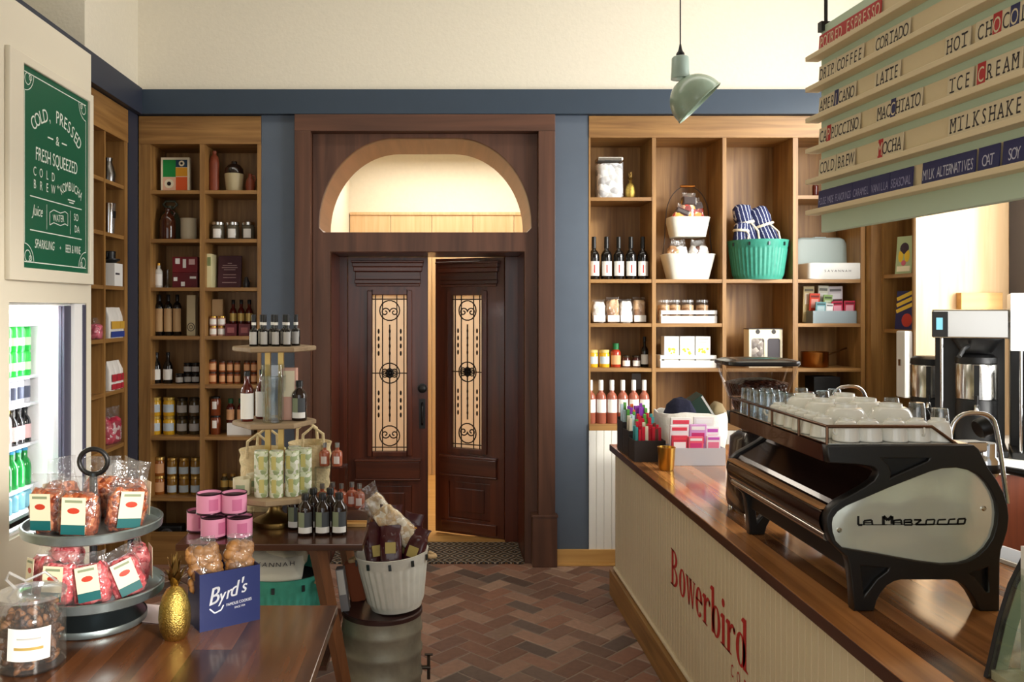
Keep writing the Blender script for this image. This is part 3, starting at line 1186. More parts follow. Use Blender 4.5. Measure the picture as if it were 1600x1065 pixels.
MB().tube([(.012, 0, .118), (.03, 0, .115), (.036, 0, .095), (.031, 0, .075)], .005, 6).build('handle', terra, t, smooth=50)
# second row
t = thing('glass_jug', 'brown glass jug in front of the green jug, second left shelf', 'jug', (px(262, YL - .02), YL - .02, ROW[1]))
MB().lathe([(0, 0), (.05, 0), (.054, .02), (.054, .13), (.042, .165), (.018, .19), (.018, .215), (.021, .22), (0, .22)], 24).build('body', amber, t, smooth=50)
MB().tube([(.018, 0, .205), (.04, 0, .205), (.048, 0, .185), (.04, 0, .168)], .006, 8).build('handle', amber, t, smooth=50)
t = thing('stoneware_jug', 'grey green stoneware jug with loop handle, second left shelf', 'jug', (px(266, YL + .1), YL + .1, ROW[1]))
gg = mat('grey_green_glaze', (88, 94, 76), .35)
MB().lathe([(0, 0), (.07, 0), (.074, .03), (.074, .15), (.05, .2), (.022, .225), (.024, .25), (0, .25)], 24).build('body', gg, t, smooth=50)
MB().tube([(-.02, 0, .235), (-.05, 0, .262), (-.03, 0, .285), (.03, 0, .285), (.05, 0, .262), (.02, 0, .235)], .008, 8).build('handle', gg, t, smooth=50)
tag(MB().lathe([(0, 0), (.05, 0), (.056, .02), (.056, .14), (.06, .15), (.052, .152), (.05, .02), (0, .02)], 24).build('stoneware_crock', mat('stone_white', (196, 184, 156), .4), loc=(px(295, YL), YL, ROW[1]), smooth=40),
    'plain cream crock, second left shelf beside the brown jug', 'crock')
jar_kind('clipjar', 'glass_jar', .044, .125, mat('pale_glass_jar', (96, 90, 76), .1, coat=.5), steel, whitep, .12, .62, .16, 1.02, 70)
shelf_row('clipjar', [341, 364, 388], YL, ROW[1], 'silver lidded jar with white label', 'on second left shelf', 'silver lidded jars')
# third row: games and books
bottle_kind('syrup', 'sauce_bottle', .028, .172, mat('white_bottle', (216, 214, 206), .3), mat('gold_cap', (214, 160, 60), .3, metal=.6), whitep, .011, .62, .78, .1, .55, .1)
put('syrup', (px(248, YL), YL, ROW[2]), 'small white bottle with gold cap, third left shelf')
tag(MB().lathe([(0, 0), (.018, 0), (.02, .01), (.008, .03), (.006, .09), (.012, .12), (.010, .13), (0, .13)], 16).build('glass_vase', glassb, loc=(px(262, YL), YL, ROW[2]), smooth=50),
    'little clear glass vase beside the white gold capped bottle', 'vase')
redbox = mat('red_box', (118, 22, 30), .45)
t = carton('boxed_game', 'upper half red printed game box stacked on another, third left shelf', 'box', (px(292, YL), YL, ROW[2] + .105), .172, .09, .108, redbox,
           decor=[('white_print', .12, .3, .55, .9, white), ('white_print', .42, .55, .3, .85, white), ('white_print', .66, .9, .5, .85, mat('pale_pink', (216, 180, 176), .5))])
t = carton('boxed_game', 'lower red printed game box, third left shelf under its twin', 'box', (px(292, YL), YL, ROW[2]), .172, .09, .104, mat('dark_red_box', (96, 18, 26), .45),
           decor=[('white_print', .05, .2, .45, .7, white), ('white_print', .35, .5, .1, .4, white), ('white_print', .7, .95, .6, .75, white)])
for i, x in enumerate((322.5, 331)):
    t = thing('book', f'cream spined book standing upright, {ordl(i, 2)} on the third left shelf', 'book', (px(x, YL), YL, ROW[2]), 0, 'cream books')
    MB().box(-.017, .017, -.07, .07, 0, .232).build('cover', mat('cream_book', (218, 208, 160), .6), t, bevel=.002)
    MB().box(-.013, .013, -.066, .0705, .004, .2325).build('pages', whitep, t)
    MB().box(-.012, .012, -.071, -.0695, .15, .21).build('spine_title', mat('spine_green', (122, 132, 84), .6), t)
t = carton('book', 'large maroon book facing out, third left shelf beside cream books', 'book', (px(357, YL), YL, ROW[2]), .162, .022, .226, mat('maroon_book', (66, 20, 34), .5), rot=(R(-6), 0, 0))
t.location.y += .03
m = MB()
for zz, ww in ((.17, .03), (.155, .10), (.14, .11), (.125, .08), (.09, .09), (.07, .09), (.035, .10)):
    m.rect2d(-ww / 2, ww / 2, zz, zz + .0045, -.0118)
m.build('cover_lines', mat('cover_print', (170, 140, 140), .6), t)
tag(MB().lathe([(0, 0), (.02, 0), (.026, .03), (.016, .055), (.010, .075), (0, .078)], 16).build('small_pot', mat('dark_pot', (44, 40, 44), .3), loc=(px(385, YL), YL, ROW[2]), smooth=50),
    'little dark pot right of the maroon book', 'pot')
# fourth row
bottle_kind('tallwine', 'oil_bottle', .029, .285, darkglass, black, tanlabel, .011, .68, .82, .1, .66, .16)
shelf_row('tallwine', [249, 263, 277], YL, ROW[3], 'tall dark bottle with tan label', 'on fourth left shelf', 'tan labelled tall bottles')
t = carton('gift_box', 'tall cream box with black round emblem, fourth left shelf', 'box', (px(300.5, YL), YL, ROW[3]), .06, .06, .28, mat('sandy_card', (206, 190, 150), .6))
m = MB()
m.ring2d(0, .06, .026, .03, .005, .005, -.0312)
m.ring2d(0, .06, .012, .014, .004, .004, -.0312)
m.build('round_emblem', ink, t)
carton('gift_box', 'small tan box standing behind the pink jars, fourth left shelf', 'box', (px(341, YL + .06), YL + .06, ROW[3]), .074, .05, .252, tanlabel)
jar_kind('pinkjar', 'honey_jar', .026, .067, mat('pink_glaze_jar', (206, 160, 140), .3), brass, whitep, .15, .7)
stack_row('pinkjar', [333.5, 346.5], YL - .02, ROW[3], .067, 'small pinkish jar', 'on fourth left shelf', 'small pinkish jars')
bottle_kind('redbot', 'sauce_bottle', .026, .25, redglass, black, goldlab, .011, .62, .78, .40, .62, .12)
shelf_row('redbot', [364.5, 377, 389.5], YL + .08, ROW[3], 'dark red bottle with gold label', 'on fourth left shelf', 'gold labelled red bottles')
for i, x in enumerate((362, 383)):
    carton('gift_box', f'low maroon box, {ordl(i, 2)} in front of red bottles, fourth left shelf', 'box', (px(x, YL - .03), YL - .03, ROW[3]), .078, .05, .082, mat('maroon_card', (92, 24, 34), .5),
           group='low maroon boxes', decor=[('label', .2, .8, .25, .7, mat('rose_label', (150, 84, 84), .6))])
# fifth row
bottle_kind('ale', 'beer_bottle', .032, .215, darkglass, black, whitep, .012, .52, .74, .12, .46, .1)
shelf_row('ale', [244.5, 262.5], YL, ROW[4], 'dark bottle with white label and long neck', 'on fifth left shelf', 'dark white labelled bottles')
jar_kind('darkj', 'jam_jar', .028, .07, darkjar, black, greylab, .15, .65)
put('darkj', (px(281, YL - .02), YL - .02, ROW[4]), 'single dark jar with grey label, fifth left shelf')
stack_row('darkj', [293.5, 306], YL + .02, ROW[4], .07, 'dark jar', 'on fifth left shelf', 'stacked dark jars', 2)
jar_kind('orj', 'jam_jar', .0275, .082, orangejar, mat('brown_lid', (74, 44, 28), .4), peach, .15, .68)
jar_kind('orj2', 'jam_jar', .022, .078, orangejar, mat('brown_lid', (74, 44, 28), .4), peach, .15, .68)
stack_row('orj', [332.5], YL, ROW[4], .082, 'broad orange jar with peach label', 'far left of the right bay, fifth left shelf', 'broad orange jars')
stack_row('orj2', [347.5, 359.5, 371], YL, ROW[4], .078, 'small orange jar', 'on fifth left shelf', 'small orange jars, fifth shelf')
stack_row('orj2', [386, 397], YL, ROW[4], .078, 'orange jar', 'at right end of fifth left shelf', 'orange jars, right end')
# sixth row
jar_kind('mustardj', 'mustard_jar', .0405, .128, mustard, mat('yellow_lid', (206, 176, 90), .3, metal=.5), bluelab, .2, .62)
stack_row('mustardj', [243, 264.5], YL, ROW[5], .128, 'yellow mustard jar', 'on sixth left shelf', 'yellow mustard jars')
jar_kind('pickle', 'pickle_jar', .037, .126, olivej, mat('dark_lid', (60, 52, 40), .3, metal=.6), greylab, .2, .6)
stack_row('pickle', [285, 304], YL, ROW[5], .126, 'dark olive jar', 'on sixth left shelf', 'dark olive jars')
jar_kind('syrupj', 'syrup_jar', .036, .13, mat('rust_jar', (120, 56, 28), .12, coat=.4), black, whitep, .35, .75, .1, .9, 50)
stack_row('syrupj', [337], YL, ROW[5], .13, 'rust brown syrup jar with white badge', 'sixth left shelf', 'rust brown jars')
t = carton('gift_box', 'long low white box under green lidded bottles, sixth left shelf', 'box', (px(376, YL - .01), YL - .01, ROW[5]), .168, .09, .082, white)
bottle_kind('hot', 'sauce_bottle', .028, .165, redglass, mat('green_cap', (28, 82, 48), .4), peach, .016, .62, .74, .12, .55, .2)
for i, x in enumerate((360.5, 377)):
    put('hot', (px(x, YL), YL, ROW[5] + .082), f'red bottle with green cap, {ordl(i, 2)} on the long white box', 'green capped bottles')
# seventh row
jar_kind('peachj', 'jam_jar', .037, .128, amberjar, mat('gold_lid', (196, 160, 90), .3, metal=.7), peach, .15, .66)
jar_kind('honeyj', 'jam_jar', .035, .126, mat('ochre_jar', (150, 110, 40), .12, coat=.4), mat('gold_lid', (196, 160, 90), .3, metal=.7), bluelab, .12, .5)
stack_row('peachj', [249.5], YL, ROW[6], .128, 'peach labelled jar', 'at left of seventh left shelf', 'peach labelled jars')
stack_row('honeyj', [269.5, 288, 306], YL, ROW[6], .126, 'ochre jar', 'on seventh left shelf', 'ochre jars, seventh shelf')
tag(MB().box(-.008, .008, -.12, .12, 0, .28).build('white_board', white, loc=(px(237.5, YL + .02), YL + .02, ROW[6] + .001), rot=(0, 0, 0), bevel=.002), 'thin white board standing at left end of seventh left shelf', 'board')
bottle_kind('oliveb', 'oil_bottle', .028, .13, olivej, mat('gold_lid', (196, 160, 90), .3, metal=.7), goldlab, .016, .66, .8, .3, .66, .14)
shelf_row('oliveb', [351, 364, 377], YL + .05, ROW[6] + .0, 'olive bottle with gold label', 'on seventh left shelf, right bay', 'olive bottles')
# bottom row
t = thing('black_canister', 'black object with round front lying on the bottom left shelf', 'canister', (px(268, YL - .03), YL - .03, .12))
MB().box(-.085, .085, -.04, .05, 0, .13).build('body', black, t, bevel=.012)
MB().lathe([(0, 0), (.045, 0), (.045, .02), (.034, .022), (.03, .01), (0, .008)], 24, M=Matrix.Translation((-.02, -.04, .07)) @ Matrix.Rotation(R(90), 4, 'X')).build('round_front', mat('dark_grey', (60, 58, 60), .3), t, smooth=40)

# ------------------------------------------------------------------ goods on the left wall shelves (rows at the same heights)
XW = -2.066 - .04


def yw(x, X=XW):
    return X * F / (x - CX)


t = thing('metal_pitcher', 'small dark metal pitcher on the left wall shelves, top bay', 'pitcher', (XW - .015, yw(172), 2.54), R(90))
MB().lathe([(0, 0), (.045, 0), (.05, .05), (.036, .1), (.026, .13), (.032, .155), (.03, .155), (.022, .13), (0, .12)], 20).build('body', mat('pewter', (120, 118, 116), .25, metal=1), t, smooth=50)
MB().tube([(.03, 0, .15), (.06, 0, .14), (.066, 0, .1), (.048, 0, .06)], .005, 8).build('handle', mat('pewter', (120, 118, 116), .25, metal=1), t, smooth=50)
t = thing('cocktail_shaker', 'polished steel tumbler on the left wall shelves, second bay', 'tumbler', (XW - .015, yw(173), 2.214), R(90))
MB().lathe([(0, 0), (.036, 0), (.048, .19), (.05, .195), (.044, .195), (.034, .01), (0, .01)], 24).build('cup', chrome, t, smooth=40)
MB().lathe([(.0435, .10), (.0465, .145)], 24, a0=-120, a1=-20).build('engraved_band', black, t)
t = carton('gift_box', 'white box under black enamel cup, left wall shelves', 'box', (XW - .015, yw(177), 1.884), .13, .1, .145, white, rz=R(90), decor=[('print_line', .1, .6, .5, .58, ink)])
t = thing('enamel_cup', 'black cup with handle on white box, left wall shelves', 'cup', (XW - .015, yw(176), 2.03), R(90))
MB().lathe([(0, 0), (.03, 0), (.06, .022), (.06, .028), (.032, .03), (.034, .075), (.03, .078), (0, .02)], 20).build('body', black, t, smooth=40)
MB().tube([(-.03, 0, .07), (-.055, 0, .065), (-.055, 0, .04), (-.034, 0, .035)], .005, 8).build('handle', black, t, smooth=50)


def coffee_bag(label, loc, rz, w_, h_, c1, c2, c3, group, seed):
    t = thing('coffee_bag', label, 'bag', loc, rz, group)
    MB().loft([(0, w_ * .46, .03), (h_ * .2, w_ * .5, .034), (h_ * .7, w_ * .48, .028), (h_ * .92, w_ * .46, .008), (h_, w_ * .46, .003)], 24, 3.5, nz=.003, nf=40, seed=seed).build('bag', c1, t, smooth=60)
    MB().box(-w_ * .36, w_ * .36, -.0375, -.0355, h_ * .3, h_ * .55).build('front_label', c2, t)
    MB().box(-w_ * .38, w_ * .38, -.0372, -.033, h_ * .03, h_ * .22).build('lower_band', c3, t)
    return t


yel, blu, red = mat('bag_yellow', (206, 160, 60), .5), mat('bag_blue', (44, 64, 140), .5), mat('bag_red', (176, 44, 56), .5)
bagw = mat('bag_white', (226, 222, 216), .45)
for i, (x, yy) in enumerate(((169.5, 0), (176, 0), (183, 0))):
    coffee_bag(f'white coffee bag with yellow and blue bands, {ordl(i, 3)}, left wall shelves', (XW, yw(x), 1.553), R(82), .07, .195, bagw, yel, blu, 'yellow and blue banded bags', i)
for i, x in enumerate((170.5, 178, 185.5)):
    coffee_bag(f'white coffee bag with red print, {ordl(i, 3)}, left wall shelves', (XW, yw(x), 1.222), R(82), .07, .185, bagw, red, red, 'red printed coffee bags', 10 + i)
pouch('sweet_bag', 'crumpled red and pink bag on the left wall shelves, lowest full bay', 'bag', (XW - .02, yw(178), .870), .15, .08, .17, .07, speckle('red_sweets', [(170, 30, 60), (206, 66, 90), (226, 200, 200)], 30), rz=R(70), seed=5, tie=False)
pouch('sweet_bag', 'small pink bag seen past the cooler edge, left wall shelves', 'bag', (XW, yw(150), 1.553), .09, .07, .09, .04, speckle('pink_sweets', [(190, 60, 90), (216, 110, 130)], 40), rz=R(90), seed=6)
for i, x in enumerate((166, 180)):
    carton('gift_box', f'white box, {ordl(i, 2)} low on left wall shelves', 'box', (XW - .04, yw(x), .456), .10, .12, .30, white, rz=R(90), group='white boxes, left wall')

# ------------------------------------------------------------------ drinks cooler
t = thing('drinks_cooler', 'lit white drinks cooler with glass door built into the cream surround', 'cooler', (-1.9, 3.99, .72), R(90))
# local: x = world Y - 3.99, y = -(world X + 1.9)
lin_ = mat('cooler_liner', (244, 244, 244), .4)
MB().box(.262, .385, .005, .76, .0, 1.046).box(-.39, .262, .74, .76, .0, 1.046).box(-.39, .262, .03, .74, -.0, .012).box(-.39, .262, .03, .74, 1.036, 1.046).box(-.389, -.37, .03, .74, .012, 1.036).build('liner', lin_, t)
MB().box(.178, .255, .02, .05, .04, 1.035).build('door_stile', mat('gasket_grey', (74, 74, 92), .5), t)
MB().box(.352, .384, -.002, .006, .03, 1.04).build('door_gasket', mat('gasket_grey', (74, 74, 92), .5), t)
MB().box(-.388, .178, .02, .05, .04, .062).build('door_rail', black, t)
MB().box(-.388, .178, .03, .036, .062, 1.03).build('door_glass', film('cooler_glass', (252, 252, 252), .03), t)
cool_rows = [.125, .34, .542, .68, .947]
wire = mat('shelf_white', (232, 234, 238), .4)
for z in cool_rows:
    MB().box(-.385, .258, .19, .73, z - .014, z).build('shelf', wire, t)
gr = mat('green_glass', (24, 140, 60), .1, coat=.4)
grl = mat('bright_green_can', (40, 190, 70), .25)
bottle_kind('c_water', 'water_bottle', .032, .17, mat('blue_plastic', (120, 178, 196), .15, coat=.3), mat('blue_cap', (60, 130, 190), .4), None, .014, .7, .86, caph=.08)
bottle_kind('c_green', 'soda_bottle', .031, .185, gr, mat('cap_blue', (60, 150, 200), .4), None, .013, .5, .75, caph=.07)
bottle_kind('c_greenr', 'soda_bottle', .031, .185, gr, mat('cap_red', (206, 50, 50), .4), None, .013, .5, .75, caph=.07)
bottle_kind('c_white', 'juice_bottle', .03, .185, mat('milk_bottle', (238, 228, 216), .3), mat('cap_yellow', (226, 196, 60), .4), mat('lab_red', (226, 170, 160), .5), .02, .7, .82)
bottle_kind('c_black', 'juice_bottle', .03, .185, darkglass, black, mat('lab_pale', (226, 190, 190), .5), .013, .5, .75)
kind('c_can', 'drink_can', 'can', [('can', [(0, 0), (.026, 0), (.029, .01), (.029, .112), (.024, .124), (0, .122)], grl), ('can_band', band(.0295, .03, .07), mat('can_pale', (200, 240, 190), .4), 0, 360)])
kind('c_dark', 'drink_can', 'can', [('can', [(0, 0), (.024, 0), (.026, .01), (.026, .11), (.021, .122), (0, .12)], mat('pale_can', (200, 200, 206), .3)), ('can_band', band(.0265, .025, .085), mat('can_slate', (84, 90, 110), .4), 0, 360)])
kind('c_red', 'drink_can', 'can', [('can', [(0, 0), (.026, 0), (.029, .01), (.029, .14), (.024, .152), (0, .15)], mat('rose_can', (240, 214, 216), .3)), ('can_band', band(.0295, .11, .14), mat('can_rose', (214, 90, 100), .4), 0, 360)])


def cool_line(keys, z, desc, grp, tail, sc=1.0):
    for i, k in enumerate(keys):
        d = desc[k] if isinstance(desc, dict) else desc
        o = put(k, (-2.13, 3.93 + i * .064, .72 + z), f'{d}, {ordl(i, len(keys))} {tail}', grp, R(90))
        o.scale = (1, 1, sc)


cool_line(['c_water'] * 5, .0125, 'pale blue water bottle', 'water bottles in the cooler', 'on the cooler floor', .62)
cool_line(['c_greenr', 'c_greenr', 'c_green', 'c_green', 'c_green'], .126, {'c_greenr': 'green red-capped bottle', 'c_green': 'green blue-capped bottle'}, 'green soda bottles in the cooler', 'low in the cooler')
cool_line(['c_white', 'c_white', 'c_black', 'c_black', 'c_black'], .341, {'c_white': 'white juice bottle', 'c_black': 'black juice bottle'}, 'juice bottles in the cooler', 'in the cooler')
cool_line(['c_dark'] * 5, .543, 'slate and silver can', 'slate cans in the cooler', 'in the cooler')
cool_line(['c_can'] * 5, .681, 'lower bright green can', 'green cans in the cooler', 'in the cooler')
cool_line(['c_can'] * 5, .8055, 'upper bright green can', 'green cans in the cooler', 'in the cooler')
cool_line(['c_red'] * 5, .948, 'rose banded can', 'rose cans in the cooler', 'on the top cooler shelf', .6)

# poster above the cooler door
t = thing('framed_poster', 'green poster of drinks in white lettering, framed above the cooler', 'poster', (-1.9, 3.985, 1.868), R(90))
fw = (3.56 - 3.985, 4.415 - 3.985)
px0, px1, pz0, pz1 = 3.68 - 3.985, 4.372 - 3.985, .058, .976
plate('frame', [(fw[0], 0), (fw[1], 0), (fw[1], 1.018), (fw[0], 1.018)], [[(px0, pz0), (px1, pz0), (px1, pz1), (px0, pz1)]], .026, cream, t, loc=(0, -.026, 0), bevel=.004)
bd = MB().box(px0, px1, -.012, -.002, pz0, pz1).build('poster', greensign, t)
cx = (px0 + px1) / 2
wd = px1 - px0
m = MB()
yy = -.0128


def arc_text(m, s, cx, zc, rad, size, spread, sx=.8, flip=1):
    n = len(s)
    for i, ch in enumerate(s):
        if ch == ' ':
            continue
        a = (i - (n - 1) / 2) * spread
        m.text(ch, cx + rad * math.sin(a), zc + flip * rad * math.cos(a), size, sx, yy, -a * flip)


arc_text(m, 'COLD, PRESSED', cx, .42, .36, .062, .108, .8)
m.text('&', cx, .672, .045, .9, yy)
m.rect2d(cx - .1, cx - .045, .69, .697, yy).rect2d(cx + .045, cx + .1, .69, .697, yy)
m.text('FRESH SQUEEZED', cx, .565, .062, .62, yy)
m.mono('COLD', cx - .255, .49, .06, .042, .7, yy)
m.mono('BREW', cx - .255, .43, .06, .042, .7, yy)
m.text('+', cx + .005, .455, .03, 1, yy)
arc_text(m, 'KOMBUCHA', cx + .15, .28, .19, .044, .155, .7)
m.rect2d(cx + .11, cx + .19, .42, .426, yy).rect2d(cx + .125, cx + .175, .408, .414, yy)
m.rect2d(cx - .27, cx + .27, .388, .393, yy)
m.text('Juice', cx - .2, .305, .05, .7, yy, shear=.25)
m.line2d([(cx - .11, .25), (cx - .11, .37)], .003, yy)
m.line2d([(cx + .14, .25), (cx + .14, .37)], .003, yy)
m.line2d([(cx - .08, .335), (cx - .04, .352), (cx + .03, .345), (cx + .08, .358), (cx + .11, .35)], .004, yy)
m.line2d([(cx - .08, .275), (cx - .04, .29), (cx + .03, .283), (cx + .08, .297), (cx + .11, .29)], .004, yy)
m.line2d([(cx - .08, .335), (cx - .08, .275)], .004, yy).line2d([(cx + .11, .35), (cx + .11, .29)], .004, yy)
m.text('WATER', cx + .012, .3, .034, .7, yy, rot=.07)
m.text('SO', cx + .205, .325, .036, .8, yy)
m.text('DA', cx + .215, .265, .036, .8, yy)
m.rect2d(cx - .27, cx + .27, .232, .237, yy)
m.text('SPARKLING', cx - .13, .155, .042, .62, yy, shear=.12)
m.text('+', cx + .03, .16, .024, 1, yy)
m.text('BEER & WINE', cx + .17, .155, .04, .5, yy)
for a, b in ((.0255, .0255),):
    x0, x1, z0, z1 = px0 + a, px1 - a, pz0 + b, pz1 - b
    m.rect2d(x0, x1, z0, z0 + .005, yy).rect2d(x0, x1, z1 - .005, z1, yy)
    m.rect2d(x0, x0 + .004, z0 + .09, z1 - .09, yy).rect2d(x1 - .004, x1, z0 + .09, z1 - .09, yy)
    for cxx, czz, sa in ((x0, z0, 0), (x1, z0, 90), (x1, z1, 180), (x0, z1, 270)):
        m.ring2d(cxx + (.03 if cxx == x0 else -.03), czz + (.03 if czz == z0 else -.03), .028, .028, .004, .004, yy, seg=16)
        m.ring2d(cxx, czz, .088, .088, .004, .004, yy, a0=sa, a1=sa + 90, seg=10)
        m.ring2d(cxx + (.055 if cxx == x0 else -.055), czz + (.02 if czz == z0 else -.02), .014, .014, .004, .004, yy, seg=12)
m.build('lettering', signwhite, bd)


# ------------------------------------------------------------------ goods on the shelves right of the doorway
YR = YB + 0.12
RS = 'right shelves'
# first bay
t = thing('glass_canister', 'tall glass canister of crumpled white sweets, top of right shelves', 'canister', (px(951, YR), YR, 2.497))
MB().box(-.088, .088, -.07, .07, .0, .26).build('glass', acrylic, t, bevel=.012)
MB().loft([(.004, .08, .062), (.06, .084, .066), (.15, .082, .064), (.24, .084, .066)], 24, 5, nz=.012, nf=50).build('contents', speckle('white_sweets', [(250, 250, 248), (226, 226, 226), (196, 196, 198), (255, 255, 255)], 26, bump=.8), t, smooth=60)
MB().box(-.085, .085, -.067, .067, .26, .285).build('lid', steel, t, bevel=.006)


def pineapple(label, loc, h, rz=0.0):
    t = thing('brass_pineapple', label, 'ornament', loc, rz)
    s = h / .252
    MB().lathe([(0, 0), (.030 * s, 0), (.034 * s, .006 * s), (.044 * s, .03 * s), (.0475 * s, .062 * s), (.045 * s, .095 * s), (.036 * s, .128 * s), (.024 * s, .148 * s), (.012 * s, .156 * s), (.008 * s, .162 * s), (0, .164 * s)], 28).build('body', brassp, t, smooth=60)
    m = MB()
    rnd = random.Random(4)
    for ring_, (n, r0, ln, sp) in enumerate(((5, .006, .05, .036), (5, .005, .068, .028), (6, .005, .088, .018), (3, .004, .10, .006))):
        for k in range(n):
            a = 2 * math.pi * (k + .5 * ring_) / n + rnd.uniform(-.2, .2)
            ca, sa = math.cos(a), math.sin(a)
            P = []
            for q in range(5):
                u = q / 4
                rr = (r0 + sp * u ** 1.6) * s
                P.append(Vector((ca * rr, sa * rr, (.155 + ln * u * (1 - .18 * u * (sp > .02))) * s)))
            wds = [.008, .011, .010, .006, .0006]
            tn = Vector((-sa, ca, 0))
            vs = []
            for p, w_ in zip(P, wds):
                o_ = Vector((ca, sa, 0)) * .0012
                vs += [p + tn * w_ * s, p + o_, p - tn * w_ * s, p - o_ * 1.5]
            fs = []
            for q in range(4):
                for e_ in range(4):
                    fs.append((q * 4 + e_, q * 4 + (e_ + 1) % 4, q * 4 + 4 + (e_ + 1) % 4, q * 4 + 4 + e_))
            m.add(vs, fs)
    m.build('leaf_crown', brassd, t, smooth=50)
    return t


pineapple('small brass pineapple beside the canister of white sweets, right shelves', (px(985, YR), YR, 2.497), .19)
kind('wine', 'wine_bottle', 'bottle', [('glass_body', bottle_prof(.037, .285, .0145, .165, .205), darkglass), ('capsule', [(.0155, .215), (.0155, .29), (.014, .295), (0, .295)], black),
                                      ('label', band(.0376, .025, .125), whitep, -90 - 62, -90 + 62), ('red_mark', band(.0381, .045, .10), letterred, -90 - 10, -90 + 2)])
shelf_row('wine', [928, 947.5, 966.5, 985.5, 1004], YR - .04, 1.940, 'black wine bottle', 'on right shelves', 'black wine bottles')
pinkb = mat('sweet_white_bag', (236, 232, 228), .5, bump=.4, bscale=40)
biscuit = speckle('biscuits', [(186, 140, 94), (206, 166, 124), (158, 112, 70), (222, 190, 150)], 22, bump=.8)
for i, (x, h_, f_) in enumerate(((935, .165, pinkb), (957, .18, biscuit), (977, .165, pinkb), (998, .18, biscuit))):
    pouch('biscuit_bag', ('white paper bag' if f_ is pinkb else 'clear bag of biscuits') + f', {ordl(i, 4)} below the wine', 'bag', (px(x, YR), YR, 1.640), .088, .07, h_ * .88, h_ * .12, f_, group='small biscuit bags', seed=20 + i,
          wrapm=None, e=4)
    b = [o for o in COL.objects if o.get('label', '').startswith(('white paper bag' if f_ is pinkb else 'clear bag of biscuits') + f', {ordl(i, 4)}')][0]
    MB().box(-.04, .04, -.0435, -.0415, .01, .055).build('label', whitep, b)
jar_kind('must2', 'mustard_jar', .036, .12, mustard, mat('yellow_lid2', (222, 196, 120), .4), bluelab, .2, .62)
shelf_row('must2', [926, 944], YR, 1.335, 'yellow mustard jar', 'on right shelves', 'mustard jars, right shelves')
bottle_kind('hot2', 'sauce_bottle', .034, .165, mat('chilli_sauce', (170, 56, 34), .15, coat=.4), mat('green_cap2', (26, 110, 60), .4), mat('chilli_label', (226, 170, 120), .5), .019, .62, .74, .12, .5, .26)
put('hot2', (px(962, YR), YR, 1.335), 'red chilli sauce bottle with green cap, right shelves')
jar_kind('jam2', 'jam_jar', .028, .08, mat('berry_jar', (66, 24, 20), .12, coat=.4), mat('dark_lid', (60, 52, 40), .3, metal=.6), whitep, .1, .58)
shelf_row('jam2', [978, 994], YR, 1.335, 'small dark jam jar with white label', 'on right shelves', 'dark jam jars, right shelves')
bottle_kind('vinegar', 'sauce_bottle', .026, .21, darkglass, black, whitep, .010, .5, .7, .1, .42, .16)
put('vinegar', (px(1007, YR), YR, 1.335), 'slim dark bottle with tall neck and white label, right shelves')
kind('rose', 'wine_bottle', 'bottle', [('glass_body', bottle_prof(.036, .285, .0145, .175, .215), rose), ('capsule', [(.0155, .225), (.0155, .29), (.014, .295), (0, .295)], white),
                                      ('label', band(.0367, .075, .165), whitep, -90 - 62, -90 + 62)])
shelf_row('rose', [922.5, 939, 956, 973, 990, 1006.5], YR - .08, .957, 'rose wine bottle', 'on the right ledge', 'rose wine bottles')
t = carton('switch_plate', 'small grey socket plate on the back of the right shelves behind the rose wine', 'socket', (px(995, 5.885), 5.888, 1.16), .07, .008, .115, greylab)

# second bay: two-tier basket stand
t = thing('tiered_basket', 'white two tier enamel basket stand full of snacks, right shelves', 'basket stand', (px(1074, YR + .02), YR + .02, 1.940))


def tub(w0, w1, d0, d1, h):
    m = MB()
    m.loft([(0, w0, d0), (h, w1, d1), (h + .003, w1 - .004, d1 - .004), (.008, w0 - .004, d0 - .004)], 32, 4.5)
    return m


tub(.135, .178, .085, .115, .175).build('lower_tub', whiteen, t, smooth=40)
tub(.115, .143, .08, .10, .135).build('upper_tub', whiteen, t, loc=(0, 0, .295), smooth=40)
m = MB()
for s_ in (-1, 1):
    m.tube([(s_ * .172, 0, .165), (s_ * .158, .0, .3), (s_ * .152, 0, .43)], .004, 6)
m.tube([(.15 * math.cos(R(a)), 0, .43 + .225 * math.sin(R(a)) * (1 if 1 else 1)) for a in range(0, 181, 12)], .0035, 6)
m.build('wire_frame', mat('dark_wire', (70, 58, 50), .4, metal=.8), t, smooth=50)
MB().tube([(-.05, 0, .652), (.05, 0, .652)], .009, 10).build('handle_grip', copper, t, smooth=50)
snackm = speckle('snack_print', [(206, 60, 40), (236, 180, 60), (240, 220, 190), (140, 30, 30)], 30)
darkpack = mat('dark_pack', (52, 34, 30), .3, coat=.4)
bx, by = px(1074, YR + .02), YR + .02
for i, (dx, dz, rr, hh) in enumerate(((-.09, .42, 22, .14), (-.0, .43, 3, .21), (.085, .43, -12, .17))):
    tt = pouch('snack_bag', f'dark and red snack bag in the upper tub, {ordl(i, 3)}', 'bag', (bx + dx, by - .03 + .015 * i, 1.940 + dz - .06), .10, .06, hh, .03, snackm, group='snack bags in the upper tub', seed=30 + i, rot=(R(-6), R(rr), 0), wrapm=film('snack_film', (255, 250, 245), .1, haze=.05))
    MB().box(-.048, .048, -.036, .03, hh * .70, hh * .99).build('dark_top', darkpack, tt, bevel=.01)
